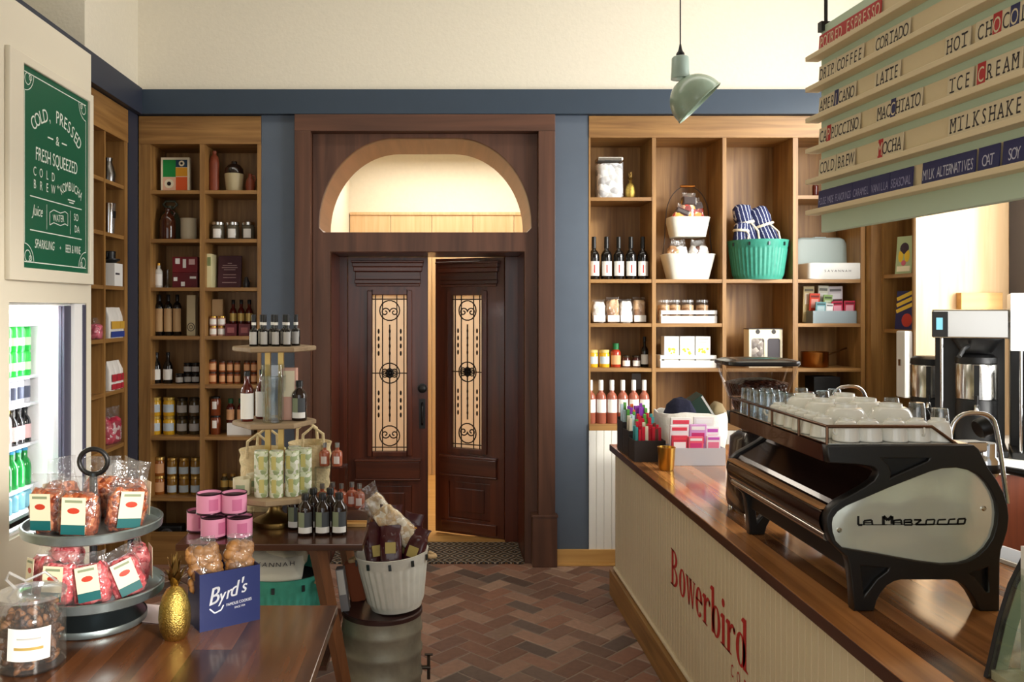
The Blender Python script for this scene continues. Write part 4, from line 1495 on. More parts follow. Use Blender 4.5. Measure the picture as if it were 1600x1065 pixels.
for i, (dx, rr, rz_) in enumerate(((-.12, 30, 10), (-.045, -12, 0), (.035, 18, 0), (.11, -24, -12))):
    tt = pouch('snack_bag', f'white and brown snack bag in the lower tub, {ordl(i, 4)}', 'bag', (bx + dx, by - .03, 1.940 + .135), .085, .06, .095, .05, [biscuit, pinkb, speckle('choc_bits', [(90, 50, 34), (230, 224, 216), (150, 100, 70)], 26), pinkb][i], rz=R(rz_), group='snack bags in the lower tub', seed=40 + i, rot=(R(-8), R(rr * .6), 0))
# crate with jars of biscuits, crate with cartons
def crate(label, loc, w_, d_, h_):
    t = thing('slatted_crate', label, 'crate', loc)
    for z0, z1 in ((.0, h_ * .56), (h_ * .70, h_)):
        MB().box(-w_ / 2, w_ / 2, -d_ / 2, -d_ / 2 + .01, z0, z1).build('slat', white, t, bevel=.0015)
        MB().box(-w_ / 2, w_ / 2, d_ / 2 - .01, d_ / 2, z0, z1).build('slat', white, t, bevel=.0015)
    for s_ in (-1, 1):
        MB().box(s_ * w_ / 2 - .012 * (s_ > 0), s_ * w_ / 2 + .012 * (s_ < 0), -d_ / 2 + .01, d_ / 2 - .01, 0, h_).build('end_board', white, t)
    MB().box(-w_ / 2 + .012, w_ / 2 - .012, -d_ / 2 + .01, d_ / 2 - .01, 0, .008).build('bottom_board', white, t)
    return t


cw = .385
crate('white slatted crate holding jars of biscuits, right shelves', (px(1072, YR), YR, 1.640), cw, .14, .088)
kind('bisjar', 'biscuit_jar', 'jar', [('contents', [(0, .002), (.037, .002), (.041, .02), (.041, .115), (0, .125)], biscuit), ('glass', [(0, 0), (.04, 0), (.0435, .01), (.0435, .125), (.038, .135), (.038, .14)], acrylic),
                                     ('lid', [(.04, .135), (.04, .152), (0, .154)], film('clear_lid', (240, 240, 240), .25, haze=.15))])
for i, x in enumerate((1037, 1053.5, 1074, 1097)):
    put('bisjar', (px(x, YR), YR, 1.640 + .06 - .0515), f'clear jar of biscuits, {ordl(i, 4)} in the white crate', 'biscuit jars in the crate')
    COL.objects[-1]
crate('white slatted crate holding three white cartons, right shelves', (px(1071, YR), YR, 1.335), cw, .14, .085)
for i, x in enumerate((1046.5, 1071, 1095.5)):
    tt = carton('tea_carton', f'white carton with yellow flower print, {ordl(i, 3)} in the white crate', 'carton', (px(x, YR), YR, 1.335 + .009), .10, .09, .205, white, group='white cartons in the crate',
                decor=[('printed_line', .15, .85, .90, .92, greylab), ('printed_line', .2, .7, .8, .82, greylab)])
    m = MB()
    rr = random.Random(i)
    for k in range(9):
        m.sphere((rr.uniform(-.03, .03), -.0455, rr.uniform(.085, .12)), rr.uniform(.005, .011), 8, 5, (1, .06, 1))
    m.build('flower_print', mat('flower_yellow', (212, 196, 60), .6), tt)
for x, y, z in ((0, 0, 0),):
    pass

# third bay: aprons in a teal basket, twin bean carton
def ribbed(name, label, cat, loc, r0, r1, h, m_, rz=0.0, rot=None, group=None, ribs=40):
    t = thing(name, label, cat, loc, rz, group, rot)
    b = MB()
    seg = ribs * 4
    secs = [(0, r0 * .97, 0), (h * .06, r0, 0), (h * .10, r0 + (r1 - r0) * .1, .5), (h * .14, r0 + (r1 - r0) * .14, 1), (h * .76, r0 + (r1 - r0) * .76, 1), (h * .80, r0 + (r1 - r0) * .8, .4),
            (h * .82, r0 + (r1 - r0) * .83 + .002, 0), (h * .97, r1 + .002, 0), (h, r1 + .005, 0), (h, r1 - .003, 0), (h * .8, r0 + (r1 - r0) * .8 - .006, 0), (h * .05, r0 - .006, 0)]
    vs, fs = [], []
    for z, r, k in secs:
        for q in range(seg):
            a = 2 * math.pi * q / seg
            rr = r + k * (.0045 if q % 4 in (0, 1) else -.0015)
            vs.append((rr * math.cos(a), rr * math.sin(a), z))
    for i in range(len(secs) - 1):
        for q in range(seg):
            q2 = (q + 1) % seg
            fs.append((i * seg + q, i * seg + q2, (i + 1) * seg + q2, (i + 1) * seg + q))
    fs.append(tuple(range(seg))[::-1])
    fs.append(tuple((len(secs) - 1) * seg + q for q in range(seg)))
    b.add(vs, fs)
    b.build('ribbed_tub', m_, t, smooth=50)
    for a in range(5):
        an = R(-90 + (a - 2) * 36)
        MB().box(-.006, .006, -.003, .003, -.012, .012, Matrix.Rotation(an + R(90), 4, 'Z') @ Matrix.Translation((0, -(r1 + .004), h * .89))).build('rivet_tab', zincd, t)
    return t


def rope_handles(t, r, z, size, angs, name='rope_handle'):
    for a in angs:
        ca, sa = math.cos(R(a)), math.sin(R(a))
        pts = []
        for k in range(11):
            u = -1 + 2 * k / 10
            out = r + .004 + size * .8 * (1 - u * u)
            pts.append((ca * out - sa * u * size * .7, sa * out + ca * u * size * .7, z - size * .25 * (1 - u * u)))
        MB().tube(pts, .009, 8).build(name, rope, t, smooth=60)


tb = ribbed('ribbed_basket', 'teal ribbed metal basket of rolled aprons, right shelves', 'basket', (px(1184, 5.697), 5.697, 1.940), .16, .198, .27, teal)
rope_handles(tb, .198, .25, .04, (-8,))
stripe = bpy.data.materials.new('navy_stripe_cloth')
stripe.use_nodes = True
n_, L_ = stripe.node_tree.nodes, stripe.node_tree.links
tcx = n_.new('ShaderNodeTexCoord')
wv = n_.new('ShaderNodeTexWave')
wv.bands_direction = 'X'
wv.inputs['Scale'].default_value = 13
wv.inputs['Distortion'].default_value = 1.2
wv.inputs['Detail Scale'].default_value = 6
L_.new(tcx.outputs['Object'], wv.inputs['Vector'])
rpx = n_.new('ShaderNodeValToRGB')
rpx.color_ramp.interpolation = 'CONSTANT'
rpx.color_ramp.elements[0].color = lin((30, 38, 84))
rpx.color_ramp.elements[1].position = .88
rpx.color_ramp.elements[1].color = lin((190, 196, 214))
L_.new(wv.outputs['Fac'], rpx.inputs['Fac'])
L_.new(rpx.outputs['Color'], n_['Principled BSDF'].inputs['Base Color'])
n_['Principled BSDF'].inputs['Roughness'].default_value = .85
ax_, ay_ = px(1184, 5.697), 5.697
for i, (dx, dy, dz, ry, ln) in enumerate(((-.138, -.05, .225, 4, .17), (-.03, .0, .15, -12, .38), (.115, -.01, .14, -18, .38))):
    tt = thing('rolled_apron', f'navy striped apron rolled and tied, {ordl(i, 3)} in the teal basket', 'apron', (ax_ + dx, ay_ + dy, 1.940 + dz), 0, 'rolled aprons', (R(-6), R(ry), 0))
    rr = (.05, .068, .077)[i]
    MB().loft([(0, rr * .9, rr * .9), (ln * .3, rr, rr), (ln * .66, rr * .8, rr * .8), (ln * .8, rr * .95, rr * .9), (ln * .96, rr * .85, rr * .8), (ln, rr * .5, rr * .5)], 28, 2.2, nz=.012, nf=24, seed=i).build('roll', stripe, tt, smooth=60)
    MB().tube([(rr * .93 * math.cos(R(a)), rr * .93 * math.sin(R(a)), ln * .66 + .004 * math.sin(R(a))) for a in range(0, 360, 18)], .010, 6, closed=True).build('tie', mat('tie_cream', (226, 214, 190), .8), tt, smooth=60)
    MB().tube([(rr * .3, -rr * .9, ln * .64), (rr * .7, -rr * 1.15, ln * .45), (rr * .5, -rr * 1.2, ln * .2)], .007, 6).build('tie_end', mat('tie_cream', (226, 214, 190), .8), tt, smooth=60)
t = thing('window_carton', 'white carton with two windows of dark coffee bags, right shelves', 'carton', (px(1192, YR), YR, 1.335), 0)
plate('card_front', [(-.115, 0), (.115, 0), (.115, .262), (-.115, .262)],
      [[(-.098, .04), (-.01, .04), (-.01, .19), (-.02, .20), (-.088, .20), (-.098, .19)], [(.012, .04), (.1, .04), (.1, .19), (.09, .20), (.022, .20), (.012, .19)]], .004, labelcream, t, loc=(0, -.05, 0), bevel=.0005)
MB().box(-.115, .115, -.044, .05, 0, .262).build('card_body', labelcream, t)
MB().box(-.098, -.01, -.0455, -.043, .04, .20).build('left_pack', speckle('mottled_pack', [(150, 140, 132), (110, 100, 94), (196, 186, 176)], 34), t)
MB().box(.012, .10, -.0455, -.043, .04, .20).build('right_pack', mat('dark_grey_pack', (62, 56, 62), .4), t)
MB().box(-.117, .117, -.052, .052, .262, .268).build('card_top', mat('dark_card', (52, 46, 44), .5), t)
m = MB()
for x in (-.055, .055):
    m.lathe([(0, 0), (.016, 0)], 16, M=Matrix.Translation((x, -.0508, .246)) @ Matrix.Rotation(R(90), 4, 'X'))
m.build('hang_holes', mat('dark_card', (52, 46, 44), .5), t)
MB().box(.60, .61, 0, .01, 0, .01)
# fourth bay
def rails(t, name, m_):
    pass


t = thing('bread_bin', 'pale grey enamel bread bin with open lid, right shelves', 'bread bin', (px(1296, YR), YR, 1.940))
MB().loft([(0, .191, .11), (.006, .195, .115), (.108, .195, .115), (.112, .191, .111), (.112, .185, .105), (.02, .185, .105)], 40, 9, nz=0).build('bin', mat('bin_white', (232, 232, 226), .35), t, smooth=40)
lid = MB()
lid.loft([(0, .185, .02, -.02, .085), (.14, .182, .022, -.02, .095), (.175, .165, .024, -.02, .10), (.188, .14, .012, -.02, .102)], 36, 5)
lid.build('open_lid', mat('bin_grey', (176, 192, 188), .4), t, loc=(0, 0, .113), smooth=40)
MB().box(-.06, .02, .09, .13, .298, .306).build('lid_lip', mat('bin_grey', (176, 192, 188), .4), t, bevel=.002)
m = MB()
for i, ch in enumerate('SAVANNAH'):
    m.text(ch, -.084 + .024 * i, .05, .015, 1.1, -.1165)
m.build('lettering', ink, t)
t = thing('packet_tray', 'grey galvanised tray of colourful snack packets, right shelves', 'tray', (px(1297, YR), YR, 1.640))
MB().box(-.15, .15, -.07, -.064, 0, .085).box(-.15, .15, .064, .07, 0, .085).box(-.15, -.144, -.064, .064, 0, .085).box(.144, .15, -.064, .064, 0, .085).box(-.144, .144, -.064, .064, 0, .006).build('tray', mat('tray_grey', (146, 160, 164), .45, metal=.4), t)
pk = [(-.145, .045, .19, .075, (206, 190, 140)), (-.055, .045, .195, .07, (230, 230, 214)), (.045, .045, .19, .10, (216, 210, 214)), (-.12, .01, .14, .07, (226, 70, 40)), (-.04, .0, .13, .06, (150, 180, 110)), (-.10, -.04, .08, .07, (120, 176, 186)),
      (-.045, -.045, .07, .05, (236, 236, 236)), (.02, -.04, .085, .075, (190, 30, 70)), (.098, -.042, .088, .075, (180, 34, 62)), (.05, .02, .10, .06, (90, 40, 40))]
ds = ['tan', 'cream and green', 'white and crimson', 'orange', 'green', 'pale blue', 'white', 'crimson', 'dark red', 'brown']
for (dx, dy, h0, w_, c_), d_ in zip(pk, ds):
    tt = carton('snack_packet', f'{d_} snack packet standing in the grey galvanised tray', 'packet', (px(1297, YR) + dx + .01, YR + dy, 1.640 + .0065), w_, .012, h0 + .06, mat('packet ' + d_, c_, .4),
                rot=(R(4), R((dx * 30) % 7 - 3), 0), group=None, decor=[('printed_panel', .15, .85, .5, .8, mat('panel ' + d_, tuple(min(255, int(255 - (255 - v) * .45)) for v in c_), .4)), ('printed_band', .1, .9, .86, .93, mat('band ' + d_, tuple(int(v * .55) for v in c_), .4))])
t = thing('copper_saucepan', 'copper saucepan with long handle, right shelves', 'saucepan', (px(1273, YR), YR, 1.335))
MB().lathe([(0, 0), (.083, 0), (.088, .006), (.088, .105), (.092, .107), (.084, .107), (.083, .01), (0, .01)], 32).build('pan', copper, t, smooth=40)
MB().tube([(.088, .0, .085), (.14, .01, .10), (.24, .04, .13)], .006, 8).build('handle', mat('bronze_handle', (110, 72, 36), .4, metal=1), t, smooth=60)
t = carton('black_box', 'black box on the ledge behind the coffee cups, right shelves', 'box', (px(1285, YR), YR, .957), .18, .14, .315, black)
bottle_kind('dkb', 'syrup_bottle', .02, .13, redglass, white, None, .009, .6, .75)
put('dkb', (px(1274, YR), YR, 2.51), 'dark red bottle with white cap, half hidden by the menu board')
# pier shelves
t = carton('framed_print', 'pale green framed print of a yellow and dark figure, pier shelf', 'print', (2.99, px(1404, 1) * 0 + 5.30, 1.965), .125, .014, .245, mat('pale_frame', (170, 184, 140), .5), rz=R(-90), rot=(R(-5), 0, R(-72)))
m = MB()
m.sphere((0, -.008, .165), .034, 12, 8, (1, .1, 1.1))
m.build('dark_shape', mat('print_dark', (58, 40, 54), .6), t)
MB().sphere((-.024, -.0085, .115), .02, 12, 8, (1, .1, 2)).sphere((.024, -.0085, .115), .02, 12, 8, (1, .1, 2)).build('yellow_shape', mat('print_yellow', (226, 186, 50), .6), t)
MB().sphere((0, -.009, .07), .018, 12, 8, (1, .1, 1)).build('pink_shape', mat('print_pink', (206, 100, 120), .6), t)
MB().box(-.05, .05, -.008, -.0068, .015, .05).build('caption_band', labelcream, t)
t = carton('record_sleeve', 'dark blue and orange printed sleeve, lower pier shelf', 'print', (2.99, 5.295, 1.605), .14, .01, .25, mat('sleeve_blue', (34, 34, 84), .5), rot=(R(-5), 0, R(-72)))
m = MB()
for k in range(3):
    m.line2d([(-.065, .115 + k * .04), (.06, .165 + k * .04)], .024, -.0062)
m.build('slanted_title', mat('sleeve_yellow', (222, 184, 60), .6), t)
MB().sphere((.02, -.006, .06), .04, 12, 8, (1, .05, 1.1)).build('red_figure', mat('sleeve_red', (186, 54, 40), .6), t)


# ------------------------------------------------------------------ tables on the left
ZN, ZU = 0.75, 0.82
t = thing('display_table', 'low walnut table in the left foreground with plank top', 'table', (-1.05, 2.05, 0))
# local origin (-1.05, 2.05)
MB().box(-.78, .703, -.62, .687, ZN - .032, ZN).build('tabletop', walnut, t, bevel=.003)
for sx_ in (-1, 1):
    for sy_ in (-1, 1):
        x, y = sx_ * .60 - .035, .03 + sy_ * .55
        m = MB()
        m.loft([(0, .022, .022, sx_ * .07, sy_ * .05), (ZN - .033, .034, .034, 0, 0)], 4, 2)
        m.build('leg', walnutleg, t, loc=(x, y, 0), smooth=30)
MB().box(-.66, .55, .52, .545, ZN - .11, ZN - .033).box(-.66, .55, -.52, -.495, ZN - .11, ZN - .033).build('apron', walnutx, t)

UX0, UX1, UY0, UY1 = -1.04, -.308, 3.20, 3.94
uc = ((UX0 + UX1) / 2, (UY0 + UY1) / 2)
t = thing('display_table', 'taller walnut table behind, holding the tiered stand and bottles', 'table', (*uc, 0))
hx, hy = (UX1 - UX0) / 2, (UY1 - UY0) / 2
MB().box(-hx, hx, -hy, hy, ZU - .026, ZU).build('tabletop', walnutx, t, bevel=.003)
for sx_ in (-1, 1):
    for sy_ in (-1, 1):
        m = MB()
        x0 = sx_ * (hx - .185)
        m.loft([(0, .026, .02, sx_ * .16, sy_ * .02), (ZU - .027, .036, .024, 0, 0)], 4, 2)
        m.build('leg', walnutleg, t, loc=(x0, sy_ * (hy - .05), 0), smooth=30)
MB().box(-hx + .10, hx - .15, -hy + .06, hy - .06, .30, .32).build('lower_shelf', walnutx, t)

# teal basket with cloth on the lower shelf
bxx, byy = -.668, 3.44
tb = ribbed('ribbed_basket', 'teal ribbed metal basket with cream tote bags under the taller table', 'basket', (bxx, byy, .321), .155, .190, .335, teal)
rope_handles(tb, .19, .315, .05, (-28, 152))
MB().lathe([(0, .0), (.172, .0)], 40).build('dark_inside', mat('basket_shade', (22, 24, 24), .8), tb, loc=(0, 0, .29))  # dark disc stands in for the shade inside the basket
cloth = mat('cream_canvas', (226, 220, 200), .85, bump=.2, bscale=40)
t = thing('tote_bag', 'folded cream canvas tote printed SAVANNAH in the teal basket', 'tote bag', (bxx - .045, byy - .015, .633), 0, rot=(R(20), R(3), R(4)))
m = MB()
m.loft([(0.0, .125, .10), (.03, .135, .105), (.05, .13, .10), (.062, .105, .08)], 40, 4, nz=.010, nf=14, seed=3)
m.build('folded_cloth', cloth, t, smooth=70)
m = MB()
for i, ch in enumerate('SAVANNAH'):
    m.text(ch, -.105 + .028 * i, .004 * (i - 3.5) ** 2 * .25, .024, .9, 0, .04 * (i - 3.5))
me = m.mesh('lettering', ink)
me.transform(Matrix.Translation((.0, -.045, .068)) @ Matrix.Rotation(R(-84), 4, 'X'))
put_mesh('lettering', me, t)
t = thing('tote_bag', 'plain grey-cream tote bag lying behind the printed one', 'tote bag', (bxx - .01, byy + .06, .655), 0, rot=(R(14), 0, R(-8)))
MB().loft([(0, .10, .06), (.03, .11, .065), (.065, .08, .05), (.08, .04, .03)], 32, 3, nz=.012, nf=16, seed=8).build('folded_cloth', mat('grey_canvas', (186, 178, 154), .85), t, smooth=70)

# near table: cake stand
sx0, sy0 = -1.105, 2.60
t = thing('cake_stand', 'two tier galvanised metal cake stand on the near table', 'cake stand', (sx0, sy0, ZN))
MB().lathe([(0, 0), (.157, 0), (.16, .004), (.16, .02), (.155, .024), (.15, .026), (.118, .05), (.085, .074), (.07, .088), (0, .088)], 48).build('base', zincd, t, smooth=45)
MB().lathe([(.1605, .003), (.162, .006), (.162, .02), (.1605, .023)], 48).build('base_rim', zinc, t, smooth=45)


def tray(name, r, z):
    MB().lathe([(0, z), (r - .012, z), (r, z + .006), (r + .003, z + .03), (r, z + .033), (r - .006, z + .033), (r - .01, z + .012), (0, z + .010)], 64).build(name, zinc, t, smooth=45)


tray('lower_tray', .213, .088)
tray('upper_tray', .208, .290)
MB().lathe([(.012, .098), (.012, .47), (0, .47)], 12).build('centre_rod', zincd, t)
m = MB()
m.tube([(.045 * math.cos(R(a)), 0, .505 + .04 * math.sin(R(a))) for a in range(0, 360, 15)], .008, 8, closed=True)
m.build('ring_handle', blackm, t, smooth=60)

nuts = speckle('candied_nuts', [(150, 70, 38), (186, 100, 60), (120, 50, 28), (206, 130, 88), (166, 84, 50)], 70, rough=.35)
pinkn = speckle('pink_sugar_nuts', [(200, 70, 80), (226, 120, 124), (180, 50, 62), (236, 150, 150), (210, 92, 98)], 60, rough=.4)


def on_tray(label, ang, rad, z, w_, d_, h_, top, m_, group, seed, face, tilt=0, lean=0):
    a = R(ang)
    return pouch('nut_bag', label, 'bag', (sx0 + rad * math.cos(a), sy0 + rad * math.sin(a), ZN + z), w_, d_, h_, top, m_, rz=R(face), lab=tealband, group=group, seed=seed, rot=(R(lean), R(tilt), R(face)))


zu = .302
for i, (ang, rad, face, top, tilt, tie) in enumerate(((-146, .125, -12, .05, -2, 0), (-88, .118, 2, .05, 2, 0), (-24, .125, 38, .085, 8, 0), (40, .12, 140, .07, -5, 0), (100, .125, 190, .07, 0, 0), (160, .13, 250, .08, 0, 0))):
    nm = ['left front', 'middle front', 'right front', 'right back', 'middle back', 'left back'][i]
    on_tray(f'bag of brown candied nuts with cream and teal label, {nm} of upper tray', ang, rad, zu, .118, .07, .128, top, nuts, 'brown nut bags on the upper tray', 60 + i, face, tilt)
zl = .100
for i, (ang, rad, face, tilt, lean) in enumerate(((-158, .150, -46, -6, -6), (-112, .140, -8, 0, -8), (-66, .140, 10, -10, -10), (-18, .150, 30, -20, -8), (30, .135, 120, 0, 0), (150, .135, 230, 0, 0))):
    nm = ['far left', 'left front', 'right front', 'far right', 'right back', 'left back'][i]
    on_tray(f'bag of pink sugared nuts with cream and teal label, {nm} of lower tray', ang, rad, zl, .108, .062, .118, .035, pinkn, 'pink nut bags on the lower tray', 80 + i, face, tilt, lean)

tag(MB().box(-.12, .12, -.07, .07, 0, .002).build('pink_paper', mat('pink_paper', (238, 216, 212), .7), loc=(-.93, 2.655, ZN + .001), rot=(0, 0, R(-14))), 'sheet of pale pink paper lying behind the cake stand', 'paper')

# treat jar
jx, jy = -1.145, 2.285
t = thing('treat_jar', 'clear canister of brown dog treats with tilted white label, bottom left', 'jar', (jx, jy, ZN))
MB().lathe([(0, 0), (.086, 0), (.09, .004), (.09, .192), (.086, .192), (.086, .006), (0, .006)], 48).build('canister', acrylic, t, smooth=40)
m = MB()
rr = random.Random(5)
for k in range(150):
    a, r_ = rr.uniform(0, 6.28), .078 * rr.random() ** .35
    z = .012 + .15 * rr.random()
    Mx = Matrix.Translation((r_ * .86 * math.cos(a), r_ * .86 * math.sin(a), z)) @ Matrix.Rotation(rr.uniform(0, 3.1), 4, 'X') @ Matrix.Rotation(rr.uniform(0, 3.1), 4, 'Y')
    m.sphere((0, 0, 0), 1, 8, 5, (.023, .012, .009), M=Mx)
o = m.build('treats', speckle('treat_brown', [(92, 58, 34), (130, 86, 52), (156, 108, 70), (72, 44, 26)], 40), t, smooth=60)
MB().loft([(.02, .06, .06), (.08, .08, .08), (.135, .079, .079), (.165, .066, .066), (.178, .03, .03)], 24, 2, nz=.012, nf=30, seed=2).build('inner_bag', film('inner_film', (252, 252, 252), .05, haze=.02), t, smooth=60)
MB().lathe([(.087, .192), (.092, .194), (.092, .202), (.06, .206), (0, .207)], 48).build('lid', film('jar_lid', (236, 236, 236), .22, haze=.15), t, smooth=40)
MB().tube([(-.05, .02, .20), (-.07, .0, .235), (-.05, -.02, .26), (-.01, -.01, .235), (.03, .02, .25), (.07, .01, .225)], .004, 6).build('tied_cellophane', film('cello', (250, 250, 250), .3, haze=.25), t, smooth=60)
lb = MB().lathe([(.0912, .052), (.0912, .142)], 16, a0=-104, a1=-34).build('label', whitep, t, smooth=40)
lb.rotation_euler = (R(4), R(4), 0)
MB().lathe([(.0918, .083), (.0918, .091)], 16, a0=-92, a1=-46).build('gold_line', goldlab, lb, smooth=40)
MB().lathe([(.0918, .112), (.0918, .117)], 16, a0=-88, a1=-50).build('grey_line', greylab, lb, smooth=40)

pineapple('large brass pineapple ornament on the near table beside the navy box', (-.803, 2.465, ZN), .252)

# navy biscuit box
ang = R(34)
mid = ((-.739 - .58) / 2, (2.504 + 2.613) / 2)
nx, ny = -math.sin(ang), math.cos(ang)
bw, bdp, bh = .194, .115, .175
t = thing('biscuit_box', "open navy card box lettered Byrd's, holding cookie bags", 'box', (mid[0] + nx * bdp / 2, mid[1] + ny * bdp / 2, ZN), ang)
m = MB()
m.box(-bw / 2, bw / 2, -bdp / 2, -bdp / 2 + .003, 0, bh).box(-bw / 2, bw / 2, bdp / 2 - .003, bdp / 2, 0, bh)
m.box(-bw / 2, -bw / 2 + .003, -bdp / 2 + .003, bdp / 2 - .003, 0, bh).box(bw / 2 - .003, bw / 2, -bdp / 2 + .003, bdp / 2 - .003, 0, bh).box(-bw / 2 + .003, bw / 2 - .003, -bdp / 2 + .003, bdp / 2 - .003, 0, .003)
m.build('carton', navy, t)
m = MB()
yy = -bdp / 2 - .0006
x = -.054
for ch, dx, s_ in (('B', .026, .05), ('y', .021, .036), ('r', .017, .038), ('d', .022, .044), ("'", .011, .046), ('s', .02, .038)):
    for o_ in (-.0008, 0, .0008):
        m.text(ch, x + o_, .078 + .2 * (x + .054), s_, .85, yy, .2, 'CENTER', .42)
    x += dx
m.line2d([(-.066, .066), (-.05, .05), (-.03, .056), (-.022, .07)], .004, yy)
m.text('FAMOUS COOKIES', .028, .066, .0085, .8, yy, .06)
m.text('SINCE 1924', .03, .053, .006, .8, yy, .06)
m.build('lettering', sign_w if 'sign_w' in globals() else mat('print_white', (236, 238, 244), .6), t)
cook = speckle('cookies', [(140, 94, 46), (168, 118, 64), (118, 76, 36), (154, 106, 54)], 26, bump=.9)


def cookie_bag(label, loc, rot, w_, h_, seed):
    t = thing('cookie_bag', label, 'bag', loc, 0, 'cookie bags in the navy box', rot)
    rr = random.Random(seed)
    m = MB()
    k = 0
    for lv in range(7):
        for c_ in range(4):
            x = (c_ - 1.5) * w_ * .24 + rr.uniform(-.006, .006)
            z = .02 + lv * h_ * .135 + rr.uniform(-.004, .004)
            Mx = Matrix.Translation((x, rr.uniform(-.014, .014), z)) @ Matrix.Rotation(rr.uniform(-.6, .6), 4, 'X') @ Matrix.Rotation(rr.uniform(-.7, .7), 4, 'Y')
            m.sphere((0, 0, 0), 1, 12, 6, (.022, .018, .02), M=Mx)
    m.build('cookies', cook, t, smooth=60)
    MB().loft([(0, w_ * .44, .03), (h_ * .2, w_ * .52, .042), (h_ * .8, w_ * .53, .044), (h_ * 1.0, w_ * .48, .03), (h_ * 1.1, w_ * .46, .012), (h_ * 1.25, w_ * .52, .006)], 32, 3.2, nz=.007, nf=34, seed=seed).build('wrapper', plastic, t, smooth=50)
    return t


bcx, bcy = t.location.x, t.location.y
ca, sa = math.cos(ang), math.sin(ang)
cookie_bag('clear bag of round cookies, left one in the navy box', (bcx - .05 * ca, bcy - .05 * sa, ZN + .10), (R(-6), R(-6), ang), .088, .135, 1)
cookie_bag('clear bag of round cookies, right one in the navy box', (bcx + .045 * ca, bcy + .045 * sa, ZN + .10), (R(-4), R(4), ang), .082, .13, 2)
tag(MB().box(-.03, .03, -.0006, .0006, 0, .11).build('white_card', whitep, loc=(bcx + .052 * ca + .04 * sa, bcy + .052 * sa - .04 * ca, ZN + .085), rot=(R(-30), 0, ang)), 'white card tucked in front of the right cookie bag', 'card')

# ------------------------------------------------------------------ on the taller table
def pink_tin(label, x, y, z):
    t = thing('pink_tin', label, 'tin', (x, y, z), random.uniform(-.3, .3), 'pink tins')
    MB().lathe([(0, .002), (.049, .002), (.051, .004), (.051, .082), (.049, .084), (.0475, .084), (.0475, .006), (0, .006)], 32).build('tin', pink, t, smooth=40)
    rm = mat('tin_rim', (70, 44, 56), .3, metal=.8)
    MB().lathe([(.0505, 0), (.0525, .002), (.0525, .006), (.0513, .008)], 32).build('rim', rm, t, smooth=40)
    MB().lathe([(.0513, .079), (.0525, .081), (.0525, .085), (.0495, .086)], 32).build('rim', rm, t, smooth=40)
    MB().lathe([(.0516, .018), (.0516, .064)], 12, a0=-70, a1=-25).build('printed_panel', pinkd, t, smooth=40)
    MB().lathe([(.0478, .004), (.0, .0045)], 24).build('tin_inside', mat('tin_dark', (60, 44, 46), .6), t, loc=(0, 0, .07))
    return t


for nm, x, y, l in (('front left below', px(334, 3.31), 3.31, 0), ('front right below', px(374.5, 3.31), 3.31, 0), ('back left below', px(312, 3.41), 3.41, 0), ('back right below', px(354, 3.42), 3.42, 0),
                    ('left on top', px(327, 3.345), 3.345, 1), ('right on top', px(366, 3.35), 3.35, 1)):
    pink_tin(f'open pink tin of the stacked six, {nm}', x, y, ZU + l * .0865)
kind('amberb', 'amber_bottle', 'bottle', [('glass_body', [(0, 0), (.030, 0), (.0325, .004), (.0325, .105), (.029, .118), (.014, .134), (.0125, .14), (.0125, .148), (0, .148)], mat('dark_amber', (34, 18, 13), .08, coat=.5)),
                                          ('cap', [(.0155, .143), (.0155, .166), (.014, .168), (0, .168)], black),
                                          ('label', band(.0329, .014, .096), sage, -150, -100), ('dark_label', band(.0329, .036, .096), mat('slate_label', (74, 78, 82), .6), -100, -40),
                                          ('white_label', band(.0331, .012, .036), whitep, -150, -40)])
for nm, x, y in (('left in front row', 477, 3.34), ('middle in front row', 504, 3.345), ('right in front row', 530, 3.35), ('left in back row', 461, 3.43), ('middle in back row', 490, 3.435), ('right in back row', 516, 3.44)):
    put('amberb', (px(x, y), y, ZU), f'dark amber bottle with sage label, {nm}, on taller table', 'amber bottles on the taller table', R(12))

# tiered stand
tx, ty = px(429, 3.5), 3.5
t = thing('tiered_stand', 'three tier wood and brass display stand on the taller table', 'display stand', (tx, ty, ZU))
MB().lathe([(0, 0), (.09, 0), (.092, .004), (.09, .022), (.075, .03), (.045, .042), (.028, .06), (.022, .085), (.03, .105), (.05, .113), (0, .113)], 40).build('pedestal', brassd, t, smooth=45)
MB().lathe([(0, .113), (.17, .113), (.178, .118), (.178, .136), (.172, .14), (0, .14)], 8).build('lower_tier', tierwood, t)
for nm, z in (('middle_tier', .425), ('upper_tier', .74)):
    MB().lathe([(0, z), (.168, z), (.176, z + .004), (.176, z + .018), (.17, z + .022), (0, z + .022)], 6).build(nm, tierwood, t, rot=(0, 0, R(8)))
for s_ in (-1, 1):
    MB().box(s_ * .028 - .011, s_ * .028 + .011, -.011, .011, .14, .425).box(s_ * .028 - .011, s_ * .028 + .011, -.011, .011, .447, .74).build('brass_post', mat('satin_brass', (206, 176, 108), .35, metal=.8), t)
kind('tinyb', 'small_bottle', 'bottle', [('glass_body', bottle_prof(.019, .10, .0075, .062, .075), darkglass), ('cap', [(.009, .10), (.009, .132), (0, .133)], black), ('neck_band', band(.0095, .088, .1), whitep, 0, 360),
                                        ('label', band(.0195, .008, .06), greylab, -140, -40)])
zt = ZU + .7625
k = 0
for j, (yy, xs) in enumerate(((-.06, (-.075, -.03, .018, .066)), (.005, (-.055, -.008, .042, .09)))):
    for i, x in enumerate(xs):
        put('tinyb', (tx + x, ty + yy, zt), f'small dark bottle on the upper tier, {ordl(i, 4)} in {["front", "back"][j]} row', 'small dark bottles on the upper tier', 0)
zm = ZU + .4475
bottle_kind('berry', 'syrup_bottle', .027, .21, redglass, black, whitep, .011, .58, .76, .05, .56, .1, wrap=170)
